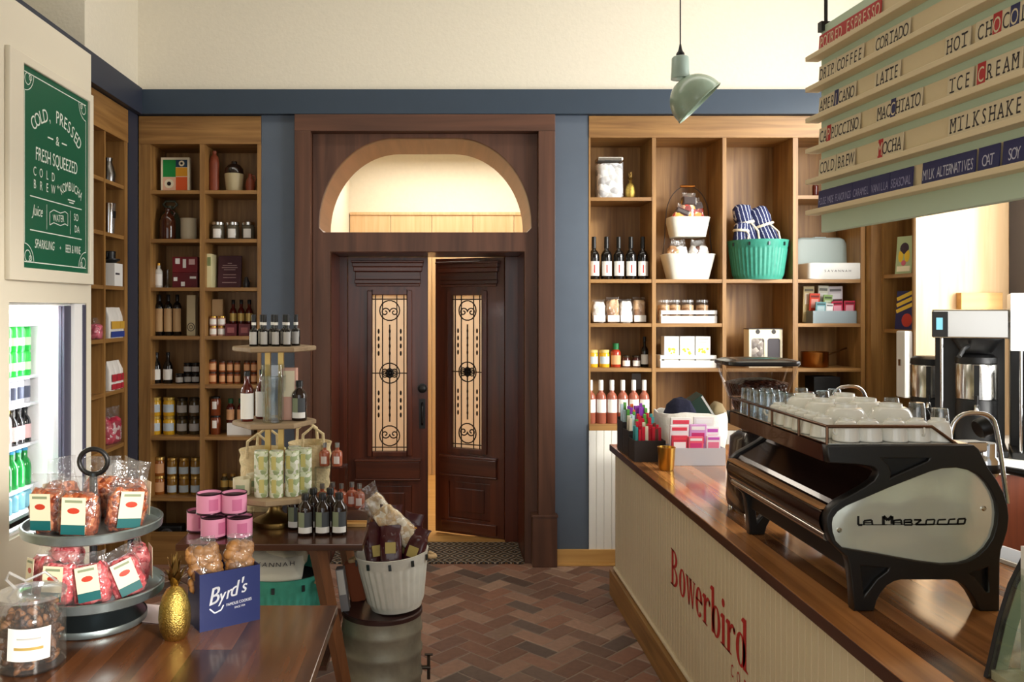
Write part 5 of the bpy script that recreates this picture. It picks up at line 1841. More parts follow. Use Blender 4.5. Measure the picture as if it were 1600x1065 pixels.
for i, (x, y) in enumerate(((-.105, -.05), (-.06, .03))):
    put('berry', (tx + x, ty + y, zm), f'dark red syrup bottle with tall white label, {ordl(i, 2)} on middle tier', 'syrup bottles on the middle tier')
t2 = thing('glass_decanter', 'tall square clear glass decanter on the middle tier', 'decanter', (tx + .012, ty - .085, zm))
MB().loft([(0, .036, .036), (.004, .04, .04), (.12, .04, .04), (.13, .046, .046), (.19, .048, .048), (.19, .044, .044), (.13, .04, .04), (.012, .034, .034)], 28, 5).build('glass', glassb, t2, smooth=40)
MB().loft([(.19, .049, .049), (.2, .046, .046), (.24, .044, .044)], 28, 5).build('glass_lid', glassb, t2, smooth=40)
carton('gift_box', 'slim pink and cream box behind the glass decanter', 'box', (tx + .066, ty + .0, zm), .06, .05, .22, mat('pink_card', (214, 168, 150), .5), decor=[('pale_panel', .1, .9, .45, .95, labelcream)])
put('amberb', (tx + .11, ty - .025, zm), 'single dark amber bottle with sage label on the middle tier', None, R(8))
zl_ = ZU + .1405
kind('floral', 'printed_can', 'can', [('can', [(0, 0), (.028, 0), (.0295, .003), (.0295, .092), (.028, .095), (0, .094)], speckle('floral_can', [(214, 220, 190), (160, 176, 128), (228, 230, 208), (190, 200, 150), (236, 236, 222)], 60, bump=.05)), ('label', band(.0299, .02, .075), mat('can_label', (206, 196, 120), .6), -115, -75)])
pos = [(-.045, -.10), (.018, -.105), (.08, -.085), (.075, .0), (.125, -.04)]
for i, (x, y) in enumerate(pos):
    for l in range(2):
        put('floral', (tx + x + .01, ty + y + .005, zl_ + l * .0955), f'pale green floral can, {["lower", "upper"][l]} of the {["leftmost", "second from left", "middle front", "back middle", "rightmost"][i]} pair on lower tier', 'floral cans on the lower tier', random.uniform(-.4, .4))
kind('ccup', 'cream_cup', 'cup', [('body', [(0, 0), (.034, 0), (.038, .004), (.038, .068), (.035, .068), (.035, .006), (0, .006)], mat('cream_glaze', (226, 216, 184), .4)), ('print', band(.0384, .02, .045), mat('sage_print', (150, 164, 130), .6), -120, -60)])
for i, (x, y) in enumerate(((-.125, -.055), (-.09, .035))):
    put('ccup', (tx + x, ty + y, zl_), f'cream cup with sage print, {ordl(i, 2)} on the lower tier', 'cream cups on the lower tier')


def raffia(label, x, y, r, h, z, rz):
    t = thing('straw_basket', label, 'basket', (x, y, z), rz, 'straw baskets behind the stand')
    m = MB()
    pr = []
    for i in range(12):
        u = i / 11
        pr.append((r * (.86 + .14 * u) + .004 * math.sin(u * 40), h * u))
    m.lathe([(0, 0)] + pr + [(r * .97, h), (r * .82, .01), (0, .01)], 40)
    m.build('body', straw, t, smooth=60)
    for s_ in (-1, 1):
        m = MB()
        m.tube([(-.05, s_ * r * .95, h * .9), (-.045, s_ * r, h + .05), (0, s_ * r * .97, h + .085), (.045, s_ * r, h + .05), (.05, s_ * r * .95, h * .9)], .007, 8)
        m.build('handle', straw, t, smooth=60)
    return t


for i, (x, y, r_, h_) in enumerate(((-.83, 3.80, .105, .27), (-.612, 3.81, .098, .30))):
    raffia(f'pale straw basket with loop handles, {ordl(i, 2)} behind the tiered stand', x, y, r_, h_, ZU + .06 if i == 9 else ZU + (.0 if i == 9 else .0), .3 * i)
# small gold capped jars on the table's left back corner
jar_kind('goldcap', 'small_jar', .022, .055, darkjar, mat('gold_lid', (196, 160, 90), .3, metal=.7), goldlab, .1, .6, .22, 1.0)
for i, (x, y) in enumerate(((342, 3.50), (356, 3.56), (368, 3.50), (378, 3.58), (366, 3.64))):
    put('goldcap', (px(x, y), y, ZU + .0), f'small dark jar with gold lid behind pink tins, {["leftmost", "second from left", "front middle", "rightmost", "backmost"][i]}', 'gold lidded small jars')

# rose spirit miniatures on acrylic risers
kind('mini', 'small_bottle', 'bottle', [('glass_body', [(0, 0), (.022, 0), (.024, .003), (.024, .058), (.02, .066), (.009, .072), (.009, .084), (0, .084)], rosem), ('cap', [(.0105, .083), (.0105, .104), (0, .105)], mat('silver_cap', (150, 150, 150), .3, metal=.9)),
                                       ('label', band(.0244, .012, .045), mat('white_lab2', (236, 222, 216), .6), -125, -60)])
ry = 3.62


def riser(label, x, y, z, w_, d_, h_):
    t = thing('acrylic_riser', label, 'riser', (x, y, z), 0, 'clear acrylic risers')
    MB().box(-w_ / 2, w_ / 2, -d_ / 2, d_ / 2, h_ - .004, h_).build('top_sheet', glassb, t)
    for s_ in (-1, 1):
        MB().box(s_ * w_ / 2 - .004 * (s_ > 0), s_ * w_ / 2 + .004 * (s_ < 0), -d_ / 2, d_ / 2, 0, h_ - .004).build('side_sheet', glassb, t)
    return t


r1 = riser('low clear acrylic riser under the row of rose miniatures', px(541, ry), ry, ZU, .205, .11, .045)
for i, x in enumerate((504, 519, 534, 549, 562)):
    put('mini', (px(x, ry - .0), ry + (.02 if i % 2 else -.012), ZU + .0455), f'rose coloured miniature bottle, {ordl(i, 5)} on the low riser', 'rose miniatures, low row')
r2 = riser('tall clear acrylic riser lifting two rose miniatures', px(518, 3.735), 3.735, ZU, .14, .09, .205)
for i, x in enumerate((507, 527)):
    put('mini', (px(x, 3.735), 3.735, ZU + .2055), f'rose coloured miniature bottle, {ordl(i, 2)} on the tall riser', 'rose miniatures, top row', 0)
t = thing('display_tray', 'flat pale wooden strip tray at the right table edge', 'tray', (px(556, 3.48), 3.48, ZU), 0)
MB().box(-.05, .045, -.03, .03, 0, .007).build('base', oakl, t, bevel=.002)
MB().box(-.05, .045, -.03, -.026, .007, .014).box(-.05, .045, .026, .03, .007, .014).build('edge_strip', oakl, t)

# ------------------------------------------------------------------ drum and bucket
dx0, dy0 = px(597, 3.52), 3.52
t = thing('metal_drum', 'weathered galvanised drum with dark lid and small tap', 'drum', (dx0, dy0, 0))
rd = .168
prof = [(0, 0), (rd, 0), (rd + .004, .006), (rd, .012)]
for z in (.09, .19, .29, .38):
    prof += [(rd, z - .02), (rd + .005, z - .008), (rd + .005, z + .008), (rd, z + .02)]
prof += [(rd, .43), (rd, .442), (0, .442)]
MB().lathe(prof, 56).build('barrel', drumzinc, t, smooth=50)
MB().lathe([(rd + .001, .44), (rd + .005, .442), (rd + .005, .458), (rd, .462), (rd - .008, .459), (0, .458)], 56).build('lid', mat('dark_maroon_lid', (58, 36, 34), .3), t, smooth=45)
m = MB()
m.tube([(rd * .97, .0, .20), (rd + .04, 0, .20)], .009, 8)
m.tube([(rd + .032, 0, .25), (rd + .032, 0, .15)], .007, 8)
m.tube([(rd + .015, 0, .255), (rd + .05, 0, .255)], .005, 8)
m.build('tap', mat('tap_iron', (74, 66, 58), .4, metal=.8), t, smooth=50)
bkx, bky = px(615, 3.52), 3.52
tb = ribbed('ribbed_bucket', 'white ribbed enamel bucket of packets standing on the drum', 'bucket', (bkx + .012, bky, .467), .112, .154, .235, whiteen, rot=(0, R(-5), 0), ribs=28)
rope_handles(tb, .154, .21, .035, (-6, 174))
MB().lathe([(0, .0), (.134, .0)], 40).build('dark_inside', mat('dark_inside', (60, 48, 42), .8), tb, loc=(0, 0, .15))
mixm = speckle('maroon_mix', [(66, 22, 30), (96, 40, 40), (200, 150, 70), (50, 16, 22), (80, 28, 34)], 14, bump=.2, rough=.3)
for i, (dx, dy, rz_, rx_, ry_, w_, h_) in enumerate(((-.062, -.045, 24, -14, -3, .085, .185), (-.0, -.08, 0, -16, -2, .09, .18), (.078, -.05, -24, -14, 14, .08, .17), (-.022, .015, 10, 0, 4, .10, .25), (.06, .03, -10, 4, 10, .09, .22))):
    nm = ['left front', 'middle front', 'right front', 'left back', 'right back'][i]
    tt = pouch('snack_bag', f'dark maroon snack bag with yellow label, {nm} in the white bucket', 'bag', (bkx - .005 + dx, bky + dy, .645), w_, .045, h_ * .8, h_ * .2, maroon, group='maroon snack bags in the bucket', seed=90 + i, rot=(R(rx_), R(ry_), R(rz_)), wrapm=maroon)
    MB().box(-.022, .022, -.0335, -.029, .045 + .02 * (i % 2), .09 + .02 * (i % 2)).build('yellow_label', mat('lemon_label', (186, 166, 96), .6), tt)
    if i > 2:
        MB().box(-.026, .026, -.033, -.028, .12, .17).build('orange_label', mat('orange_label', (214, 150, 60), .6), tt)
pop = speckle('popcorn', [(232, 214, 180), (244, 234, 210), (206, 176, 130), (226, 196, 150)], 40, bump=.6)
for i, (x, z, ry_, ln, w_, dy_) in enumerate(((612, .79, -34, .20, .085, .03), (652, .735, -50, .27, .10, -.01), (655, .72, -62, .2, .08, .06))):
    nm = ['left', 'middle', 'right'][i]
    pouch('popcorn_bag', f'clear bag of pale popcorn lying across the bucket, {nm}', 'bag', (px(x, 3.52), 3.52 + dy_, z), w_, .05, ln * .8, ln * .25, pop, group='popcorn bags on the bucket', seed=110 + i, rot=(R(-4), R(ry_), 0), wide=1.2)
t = carton('paper_bag', 'rust brown paper bag leaning behind the white bucket', 'bag', (px(561, 3.61), 3.61, .459), .06, .05, .17, mat('rust_paper', (150, 74, 34), .6), rot=(0, R(-12), 0))
t = carton('card_pack', 'grey and white card pack beside the rust bag on the drum', 'pack', (px(541, 3.50), 3.49, .459), .035, .05, .18, mat('grey_pack', (150, 150, 156), .5), rot=(0, R(-8), 0), decor=[('white_panel', .1, .9, .4, .98, white)])


# ------------------------------------------------------------------ service counter
ZC = 0.905
CX0, CX1, CY0, CY1 = 1.036, 1.86, 0.9, 5.05
t = thing('service_counter', 'long cream beadboard counter with walnut top, lettered Bowerbird', 'counter', ((CX0 + CX1) / 2, (CY0 + CY1) / 2, 0))
ccx, ccy = t.location.x, t.location.y


def cb(x0, x1, y0, y1, z0, z1):
    return (x0 - ccx, x1 - ccx, y0 - ccy, y1 - ccy, z0, z1)


MB().box(*cb(CX0, CX1, CY0, CY1, ZC - .04, ZC)).build('countertop', counterwood, t, bevel=.003)
MB().box(*cb(CX0 - .0015, CX0, CY0, CY1, ZC - .038, ZC - .002)).build('countertop_edge', walnute, t)
FX = 1.058
m = MB()
poly = []
y = CY0 + .02
y1 = 4.955
while y < y1 - .03:
    poly += [(FX - ccx, y - ccy), (FX - ccx, y + .0325 - ccy), (FX + .004 - ccx, y + .0345 - ccy), (FX + .004 - ccx, y + .037 - ccy), (FX - ccx, y + .039 - ccy)]
    y += .042
poly += [(FX - ccx, y1 - ccy), (FX + .03 - ccx, y1 - ccy), (FX + .03 - ccx, CY0 + .02 - ccy)]
m.prism(poly, .15, ZC - .04, 'Z')
m.build('beadboard_front', bead, t)
MB().box(*cb(FX - .002, FX + .04, 4.945, 4.985, .15, ZC - .04)).build('corner_board', bead, t, bevel=.003)
MB().box(*cb(FX + .04, CX1 - .04, 4.94, 4.98, .0, ZC - .04)).box(*cb(FX + .03, CX1 - .04, CY0 + .03, CY0 + .05, .0, ZC - .04)).box(*cb(CX1 - .06, CX1 - .04, CY0 + .05, 4.94, 0, ZC - .04)).build('carcass', bead, t)
MB().box(*cb(1.024, FX + .02, CY0 + .02, 5.0, 0, .152)).build('baseboard', oaky, t, bevel=.004)
MB().tube([(FX - .004 - ccx, CY0 + .02 - ccy, .163), (FX - .004 - ccx, 4.985 - ccy, .163)], .011, 8).build('quarter_round', bead, t, smooth=60)

# lettering, local frame: u runs towards the camera
LT = MB()


def serif(x, z, w_, h_=.006):
    LT.rect2d(x - w_ / 2, x + w_ / 2, z, z + h_)


xh, cap, asc = .118, .165, .182
tk, th = .030, .009


def stem(x, z0, z1, foot=True, flag=True):
    LT.rect2d(x - tk / 2, x + tk / 2, z0, z1)
    if foot:
        serif(x, z0, tk * 2.0)
    if flag:
        LT.poly2d([(x - tk / 2, z1), (x - tk / 2 - .016, z1 - .012), (x - tk / 2 - .016, z1 - .018), (x - tk / 2, z1 - .02)])


u = .02
# B
stem(u + .02, 0, cap, flag=False)
serif(u + .018, 0, .05)
serif(u + .018, cap - .006, .05)
for z0, z1, w_ in ((.086, cap, .062), (0, .09, .07)):
    LT.ring2d(u + .032, (z0 + z1) / 2, w_, (z1 - z0) / 2, tk, th, a0=-90, a1=90, seg=20)
    LT.rect2d(u + .02, u + .034, z0, z0 + th).rect2d(u + .02, u + .034, z1 - th, z1)
u += .125
# o
LT.ring2d(u + .045, xh / 2, .047, xh / 2 + .002, tk, th)
u += .10
# w
w0 = u
for a, b_, hv in ((0, .03, 1), (.03, .058, 0), (.045, .08, 1), (.08, .108, 0)):
    ww = tk if hv else th * 1.1
    if hv:
        LT.poly2d([(w0 + a, xh), (w0 + a + ww, xh), (w0 + b_ + ww * .6, 0), (w0 + b_ + ww * .2, 0)])
    else:
        LT.poly2d([(w0 + a + tk * .25, 0), (w0 + a + tk * .6, 0), (w0 + b_ + ww * 1.2, xh), (w0 + b_, xh)])
for sx_, w_ in ((.012, .04), (.062, .035), (.112, .032)):
    serif(w0 + sx_, xh - .005, w_, .005)
u += .135
# e
LT.ring2d(u + .042, xh / 2, .044, xh / 2 + .002, tk, th, a0=0, a1=318, seg=32)
LT.rect2d(u + .006, u + .086, xh * .52, xh * .52 + th)
u += .095
# r
stem(u + .022, 0, xh)
LT.ring2d(u + .062, xh * .62, .034, xh * .38, .013, th * 1.6, a0=40, a1=170, seg=14)
LT.ring2d(u + .078, xh * .84, .012, .012, .012, .012, seg=12)
u += .098
# b
stem(u + .02, .004, asc, foot=False)
LT.ring2d(u + .058, xh / 2, .047, xh / 2 + .002, tk, th)
u += .118
# i
stem(u + .02, 0, xh)
LT.ring2d(u + .018, xh + .042, .016, .016, .016, .016, seg=16)
u += .055
# r
stem(u + .022, 0, xh)
LT.ring2d(u + .062, xh * .62, .034, xh * .38, .013, th * 1.6, a0=40, a1=170, seg=14)
LT.ring2d(u + .078, xh * .84, .012, .012, .012, .012, seg=12)
u += .092
# d
LT.ring2d(u + .05, xh / 2, .047, xh / 2 + .002, tk, th)
stem(u + .088, 0, asc, foot=False)
LT.poly2d([(u + .1, 0), (u + .118, 0), (u + .118, .005), (u + .1, .012)])
u += .13
LW = u
LT.mesh
k_ = .975 / LW
o = LT.build('lettering', letterred, t, loc=(FX - .0012 - ccx, 3.79 - ccy, .476), rot=(0, 0, R(-90)))
o.scale = (k_, 1, 1.0)
m = MB()
for i, ch in enumerate('COFFEE'):
    m.text(ch, .03 + .062 * i, 0, .045, .62)
m.build('lettering', letterred, t, loc=(FX - .0012 - ccx, 3.01 - ccy, .402), rot=(0, 0, R(-90)))

# ------------------------------------------------------------------ menu board hanging over the counter
mz = 1.995
t = thing('menu_board', 'hanging mint green menu board with cream ledges and letter tiles', 'menu board', (1.274, 2.75, mz), R(-85.8))
BL, BH = 1.62, .69
MB().box(0, BL, .0, .022, 0, BH).build('backboard', mintl, t, bevel=.003)
MB().box(-.0, BL, .022, .024, 0.0, BH).build('back_panel', mint, t)
rows = [.075 + .1035 * i for i in range(6)]
hh = .062
for z in rows:
    MB().box(-.018, BL + .02, -.046, .0, z - .016, z).build('ledge', boardcream, t, bevel=.002)
    MB().box(-.0, BL, -.006, .0, z, z + .064).build('cream_strip', boardcream, t)


def tile(row, u0, text, cell, size=.038, face=None, txt=None, reds=(), blues=(), sx=.58, lean=True):
    z = rows[row]
    w_ = cell * len(text) + .01
    o = MB().box(0, w_, -.0025, 0, 0, hh).build('letter_tile', face or tilecream, t, loc=(u0, -.014, z + .0005), rot=(R(-4), 0, 0))
    m = MB()
    mr, mb_ = MB(), MB()
    for i, ch in enumerate(text):
        if ch == ' ':
            continue
        x = .005 + cell * (i + .5)
        m.use(1 if (i in reds or i in blues) else 0)
        m.text(ch, x, .014, size, sx, -.0042 if (i in reds or i in blues) else -.0031)
        if ch in 'ITL1' and size > .03:
            m.rect2d(x - cell * .32, x + cell * .32, .014, .018, -.0031)
        if ch in 'AHMNRKP' and size > .03:
            m.rect2d(x - cell * .42, x - cell * .12, .014, .018, -.0031).rect2d(x + cell * .12, x + cell * .42, .014, .018, -.0031)
        if ch in 'IHMNKTU' and size > .03:
            m.rect2d(x - cell * .42, x - cell * .12, .010 + size, .014 + size, -.0031).rect2d(x + cell * .12, x + cell * .42, .010 + size, .014 + size, -.0031)
        if i in reds:
            mr.box(x - cell / 2, x + cell / 2, -.0037, -.0027, .0, hh)
        if i in blues:
            mb_.box(x - cell / 2, x + cell / 2, -.0037, -.0027, .0, hh)
    m.build('tile_letters', [txt or ink, tilecream], o)
    if mr.v:
        mr.build('red_letter_tile', tilered, o)
    if mb_.v:
        mb_.build('navy_letter_tile', tilenavy, o)
    return u0 + w_


c1 = .027
tile(5, .012, 'POURED ESPRESSO', .022, .04, tilered, tilecream)
tile(4, .012, 'DRIP', c1 * .826)
tile(4, .115, 'COFFEE', c1 * .86)
tile(4, .322, 'CORTADO', c1 * .80)
tile(3, .012, 'AMERICANO', c1 * .826, blues=(4,))
tile(3, .322, 'LATTE', c1 * .80)
tile(3, .625, 'HOT', c1)
tile(3, .735, 'CHOCOLATE', c1, reds=(2,), blues=(4,))
tile(2, .012, 'CAPPUCCINO', c1 * .826, reds=(2,))
tile(2, .330, 'MACCHIATO', c1 * .80, blues=(3,))
tile(2, .635, 'ICE', c1)
tile(2, .737, 'CREAM', c1, reds=(0,))
tile(1, .012, 'COLD', c1 * .826)
tile(1, .118, 'BREW', c1 * .826)
tile(1, .335, 'MOCHA', c1 * .80, reds=(0,))
tile(1, .638, 'MILKSHAKE', c1)
n1, n2 = mat('navy_tile_letters', (150, 150, 190), .6), mat('navy_tile_letters2', (196, 196, 214), .6)
x = tile(0, .008, 'HOUSE MADE FLAVORINGS', .0089, .024, tilenavy, n1, sx=.5)
x = tile(0, x + .002, 'CARAMEL', .0117, .024, tilenavy, n1, sx=.55)
x = tile(0, x + .002, 'VANILLA', .0117, .024, tilenavy, n1, sx=.55)
x = tile(0, x + .002, 'SEASONAL', .0114, .026, tilenavy, n1, sx=.55)
x = tile(0, x + .04, 'MILK ALTERNATIVES', .0111, .028, tilenavy, n2, sx=.52)
x = tile(0, x + .010, ' OAT ', .0118, .028, tilenavy, n2, sx=.6)
x = tile(0, x + .010, ' SOY ', .0124, .028, tilenavy, n2, sx=.6)
x = tile(0, x + .010, ' ALMOND ', .0124, .028, tilenavy, n2, sx=.6)
for uu in (.012, BL - .1):
    MB().box(uu - .012, uu + .012, -.012, .03, BH - .02, BH + .012).tube([(uu, .01, BH + .01), (uu, .01, BH + .06), (uu, .01, 4.4 - mz)], .006, 8).build('hanging_rod', blackm, t, smooth=50)

# ------------------------------------------------------------------ pendant lamp
plx, ply = px(1063, 4.0), 4.0
zt_ = pz(80, 4.0)
t = thing('pendant_lamp', 'sage green enamel pendant lamp with tilted dome shade', 'lamp', (plx, ply, zt_))
MB().tube([(0, 0, .02), (0, 0, 4.4 - zt_)], .0035, 6).build('cord', black, t, smooth=60)
MB().lathe([(0, -.03), (.02, -.03), (.02, -.012), (.012, .0), (.008, .012), (.004, .035), (0, .04)], 16).build('cord_grip', black, t, smooth=50)
gs = mat('sage_enamel', (148, 168, 150), .25, coat=.3)
MB().lathe([(0, -.028), (.036, -.028), (.041, -.034), (.043, -.10), (.046, -.135), (0, -.135)], 28).build('lamp_neck', mat('sage_neck', (160, 180, 170), .3), t, smooth=50)
sh = MB()
ra = .128
pr = [(.045, 0)]
pr = [(ra * math.sin(R(a)) * (1 if a < 80 else 1), -ra * 1.08 * (1 - math.cos(R(a)))) for a in range(16, 91, 6)] + [(ra * 1.005, -ra * 1.12), (ra * 1.03, -ra * 1.16), (ra * 1.01, -ra * 1.16)]
inner_ = [(r - .003, z - .003) for r, z in reversed(pr[:-1])]
sh.lathe(pr + inner_, 48)
sh.build('shade', gs, t, loc=(-.012, 0, -.150), rot=(R(-6), R(-43), 0), smooth=50)
MB().sphere((0, 0, -.10), .03, 14, 10).build('bulb', mat('bulb_glass', (250, 244, 226), .3), t, loc=(-.01, 0, -.150), rot=(0, R(-43), 0), smooth=60)

# ------------------------------------------------------------------ espresso machine
Ym = 2.26
x0m, z0m = 1.05, ZC


def pm(u, v):
    """traced on the end plate, which stands at depth Ym"""
    X = 1230 + u / 3.1324
    Y = 640 + v / 3.1324
    return (px(X, Ym) - x0m, pz(Y, Ym) - z0m - .0)


ML = 0.80
t = thing('espresso_machine', 'black espresso machine with steel end panels and cups on top', 'espresso machine', (x0m, Ym, ZC + .0015))
outl = [(195, 180), (915, 176), (940, 196), (985, 285), (1030, 350), (1062, 410), (1080, 470), (1086, 530), (1080, 590), (1065, 640), (1048, 690), (1042, 740), (1040, 988), (945, 988),
        (925, 945), (900, 900), (870, 865), (835, 842), (800, 834), (560, 834), (525, 842), (490, 862), (462, 895), (440, 935), (425, 988), (328, 988), (318, 860), (305, 760), (292, 722),
        (262, 695), (222, 655), (200, 600), (192, 555), (196, 520), (215, 485), (255, 450), (320, 415), (385, 378), (425, 348), (444, 318), (440, 296), (420, 282), (340, 270), (206, 263)]
pear = [(225, 600), (221, 560), (226, 532), (248, 502), (290, 474), (400, 427), (500, 384), (600, 345), (700, 306), (760, 290), (830, 286), (890, 298), (935, 322), (975, 360), (1005, 408), (1023, 455),
        (1029, 510), (1024, 570), (1006, 630), (975, 678), (935, 715), (890, 740), (840, 754), (760, 758), (660, 746), (560, 729), (440, 707), (330, 689), (272, 678), (240, 645)]
tri1 = [(462, 240), (700, 238), (690, 252), (520, 328), (505, 338), (512, 312), (498, 275)]
tri2 = [(362, 766), (500, 776), (490, 792), (440, 830), (398, 885), (376, 915), (370, 850)]
tri3 = [(985, 772), (986, 892), (975, 895), (952, 860), (920, 825), (890, 808), (905, 800), (950, 786)]
PT = .034
for nm, y in (('end_panel', 0), ('end_panel', ML - PT)):
    plate(nm, [pm(*p) for p in outl], [[pm(*p) for p in pear]] + [[pm(*p) for p in q] for q in (tri1, tri2, tri3)], PT, blackm, t, loc=(0, y, 0), bevel=.003)
pp = [pm(*p) for p in pear]
pcx = sum(p[0] for p in pp) / len(pp)
pcz = sum(p[1] for p in pp) / len(pp)
pearm = bpy.data.materials.new('polished_panel')
pearm.use_nodes = True
n_, L_ = pearm.node_tree.nodes, pearm.node_tree.links
b_ = n_['Principled BSDF']
b_.inputs['Base Color'].default_value = lin((238, 241, 232))
b_.inputs['Metallic'].default_value = .6
b_.inputs['Roughness'].default_value = .16
tcx = n_.new('ShaderNodeTexCoord')
nz = n_.new('ShaderNodeTexNoise')
nz.inputs['Scale'].default_value = 4.5
nz.inputs['Detail'].default_value = 1
L_.new(tcx.outputs['Object'], nz.inputs['Vector'])
bpn = n_.new('ShaderNodeBump')
bpn.inputs['Strength'].default_value = .5
bpn.inputs['Distance'].default_value = .05
L_.new(nz.outputs['Fac'], bpn.inputs['Height'])
L_.new(bpn.outputs['Normal'], b_.inputs['Normal'])
sp = MB().prism([(pcx + (a - pcx) * 1.015, pcz + (b - pcz) * 1.015) for a, b in pp], .012, .016).build('steel_panel', pearm, t)
tb_ = MB()
for q in (tri1, tri2, tri3):
    MB().prism([(pm(*p)[0], pm(*p)[1]) for p in [(sum(a for a, _ in q) / len(q) + (u_ - sum(a for a, _ in q) / len(q)) * 1.05, sum(b for _, b in q) / len(q) + (v_ - sum(b for _, b in q) / len(q)) * 1.05) for u_, v_ in q]], .014, .018).build('recess_panel', black, t)
# lettering on the steel panel
m = MB()
lu0, lz0 = pm(357, 571)
lu1, _ = pm(885, 571)
ls = (lu1 - lu0) / 528.0
yl = .0112


def LP(pts, wd=7):
    m.line2d([(lu0 + (a - 357) * ls, lz0 + (571 - b) * ls) for a, b in pts], wd * 1.35 * ls, yl)


LP([(358, 527), (358, 571), (378, 571)], 8)
LP([(386, 571), (386, 551), (424, 547), (428, 571)], 7)
LP([(386, 560), (424, 560)], 5)
LP([(376, 570), (500, 570)], 4)
LP([(482, 571), (482, 528), (503, 548), (524, 528), (524, 566)], 11)
LP([(532, 571), (532, 550), (568, 545), (572, 571)], 7)
LP([(532, 560), (570, 560)], 5)
LP([(584, 571), (584, 546), (620, 545), (620, 557), (584, 558), (622, 560), (624, 571), (584, 571)], 6)
LP([(632, 546), (668, 546), (640, 569), (690, 569)], 7)
LP([(690, 569), (694, 546), (734, 544), (730, 568), (690, 569)], 6)
LP([(790, 544), (752, 546), (747, 568), (800, 568)], 6)
LP([(836, 542), (806, 544), (800, 567), (844, 567)], 6)
LP([(846, 567), (850, 542), (886, 540), (880, 565), (846, 567)], 7)
LP([(500, 570), (850, 568)], 3)
m.build('lettering', black, t)
for u_, v_ in ((264, 596), (974, 490)):
    a, b = pm(u_, v_)
    MB().lathe([(0, 0), (.007, 0), (.007, .003), (.004, .006), (0, .006)], 14, M=Matrix.Translation((a, .012, b)) @ Matrix.Rotation(R(90), 4, 'X')).build('panel_bolt', steel, t, smooth=40)
# body between the end panels (customer side is the low x side)
glossb = mat('dark_body', (34, 20, 17), .2, coat=.35)
body_prof = [pm(*p) for p in [(212, 186), (910, 186), (978, 292), (1050, 410), (1076, 520), (1052, 650), (1000, 700), (900, 745), (600, 745), (330, 705), (262, 680), (215, 630), (205, 560), (212, 515), (262, 462), (330, 425), (420, 372), (470, 320), (470, 285), (440, 272), (212, 258)]]
MB().prism(body_prof, PT, ML - PT).build('body', glossb, t)
# long rolls and strips on the customer side
a, b = pm(232, 560)
MB().lathe([(.046, 0), (.046, ML - 2 * PT)], 24, M=Matrix.Translation((a + .018, PT, b)) @ Matrix.Rotation(R(-90), 4, 'X')).build('lower_roll', glossb, t, smooth=60)
a, b = pm(228, 494)
MB().box(a - .024, a + .012, PT, ML - PT, b - .006, b + .004).build('wood_strip', mat('tan_strip', (176, 128, 84), .55), t, bevel=.002)
a, b = pm(212, 640)
MB().tube([(a + .006, PT, b), (a + .006, ML - PT, b)], .012, 10).build('bright_roll', steel, t, smooth=60)
a, b = pm(330, 722)
a2, b2 = pm(900, 760)
MB().box(a, a2, PT, ML - PT, b2 - .03, b2 + .02).build('drip_base', black, t, bevel=.004)
a, b = pm(205, 225)
MB().box(a - .003, a + .004, PT, ML - PT, b - .022, b + .024).build('upper_fascia', mat('brown_fascia', (66, 36, 30), .2, coat=.4), t)
# cup tray rail
ztop = pm(500, 178)[1]
ra0, ra1 = pm(212, 0)[0], pm(905, 0)[0]
rail = mat('rail_bronze', (120, 92, 74), .25, metal=.9)
m = MB()
zr = ztop + .05
m.tube([(ra0, .02, zr), (ra0 + .0, ML - .02, zr), (ra1 - .06, ML - .02, zr)], .005, 8)
m.tube([(ra0, .02, zr), (ra1 - .10, .02, zr), (ra1 - .03, .02, ztop)], .005, 8)
for y in (.02, .2, .4, .6, ML - .02):
    m.tube([(ra0, y, ztop - .01), (ra0, y, zr)], .004, 6)
m.build('cup_rail', rail, t, smooth=50)
MB().box(ra0, ra1, .015, ML - .015, ztop + .0005, ztop + .0035).build('cup_tray', steel, t)
# barista side: two groups, steam wands
for y in (.24, .56):
    g_ = MB()
    g_.lathe([(0, 0), (.034, 0), (.04, .01), (.04, .05), (.032, .06), (.032, .10), (0, .10)], 24, (0, 0, 0))
    go = g_.build('group_head', chrome, t, loc=(.605, y, .325), smooth=50)
    MB().lathe([(.041, .012), (.043, .014), (.043, .036), (.041, .038)], 24).build('black_ring', black, go, smooth=50)
    MB().tube([(.0, 0, .02), (.05, 0, .02), (.16, -.02, .0)], .012, 10, rs=[.01, .011, .015]).build('portafilter_handle', black, go, smooth=60)
    MB().box(.50, .60, y - .03, y + .03, .40, .43).build('group_arm', chrome, t, bevel=.006)
    MB().lathe([(0, 0), (.026, 0), (.03, .006), (.03, .03), (.02, .036), (0, .036)], 20, M=Matrix.Translation((.585, y, .465)) @ Matrix.Rotation(R(70), 4, 'Y')).build('black_knob', black, t, smooth=50)


def wand(y, x0_, top, reach, drop):
    pts = [(x0_, y, ztop - .06), (x0_ + .005, y, ztop + top * .5), (x0_ + .03, y, ztop + top * .92), (x0_ + .07, y, ztop + top), (x0_ + reach * .75, y, ztop + top * .95), (x0_ + reach * .9, y, ztop + top * .6), (x0_ + reach * 1.1, y, ztop - drop)]
    # smooth the corner points
    P = [Vector(p) for p in pts]
    for _ in range(2):
        Q = [P[0]]
        for p, q in zip(P[:-1], P[1:]):
            Q += [p * .75 + q * .25, p * .25 + q * .75]
        P = Q + [P[-1]]
    MB().tube(P, .0065, 8).build('steam_wand', chrome, t, smooth=60)


wand(.05, .38, .085, .15, .17)
wand(ML - .06, .37, .095, .15, .10)

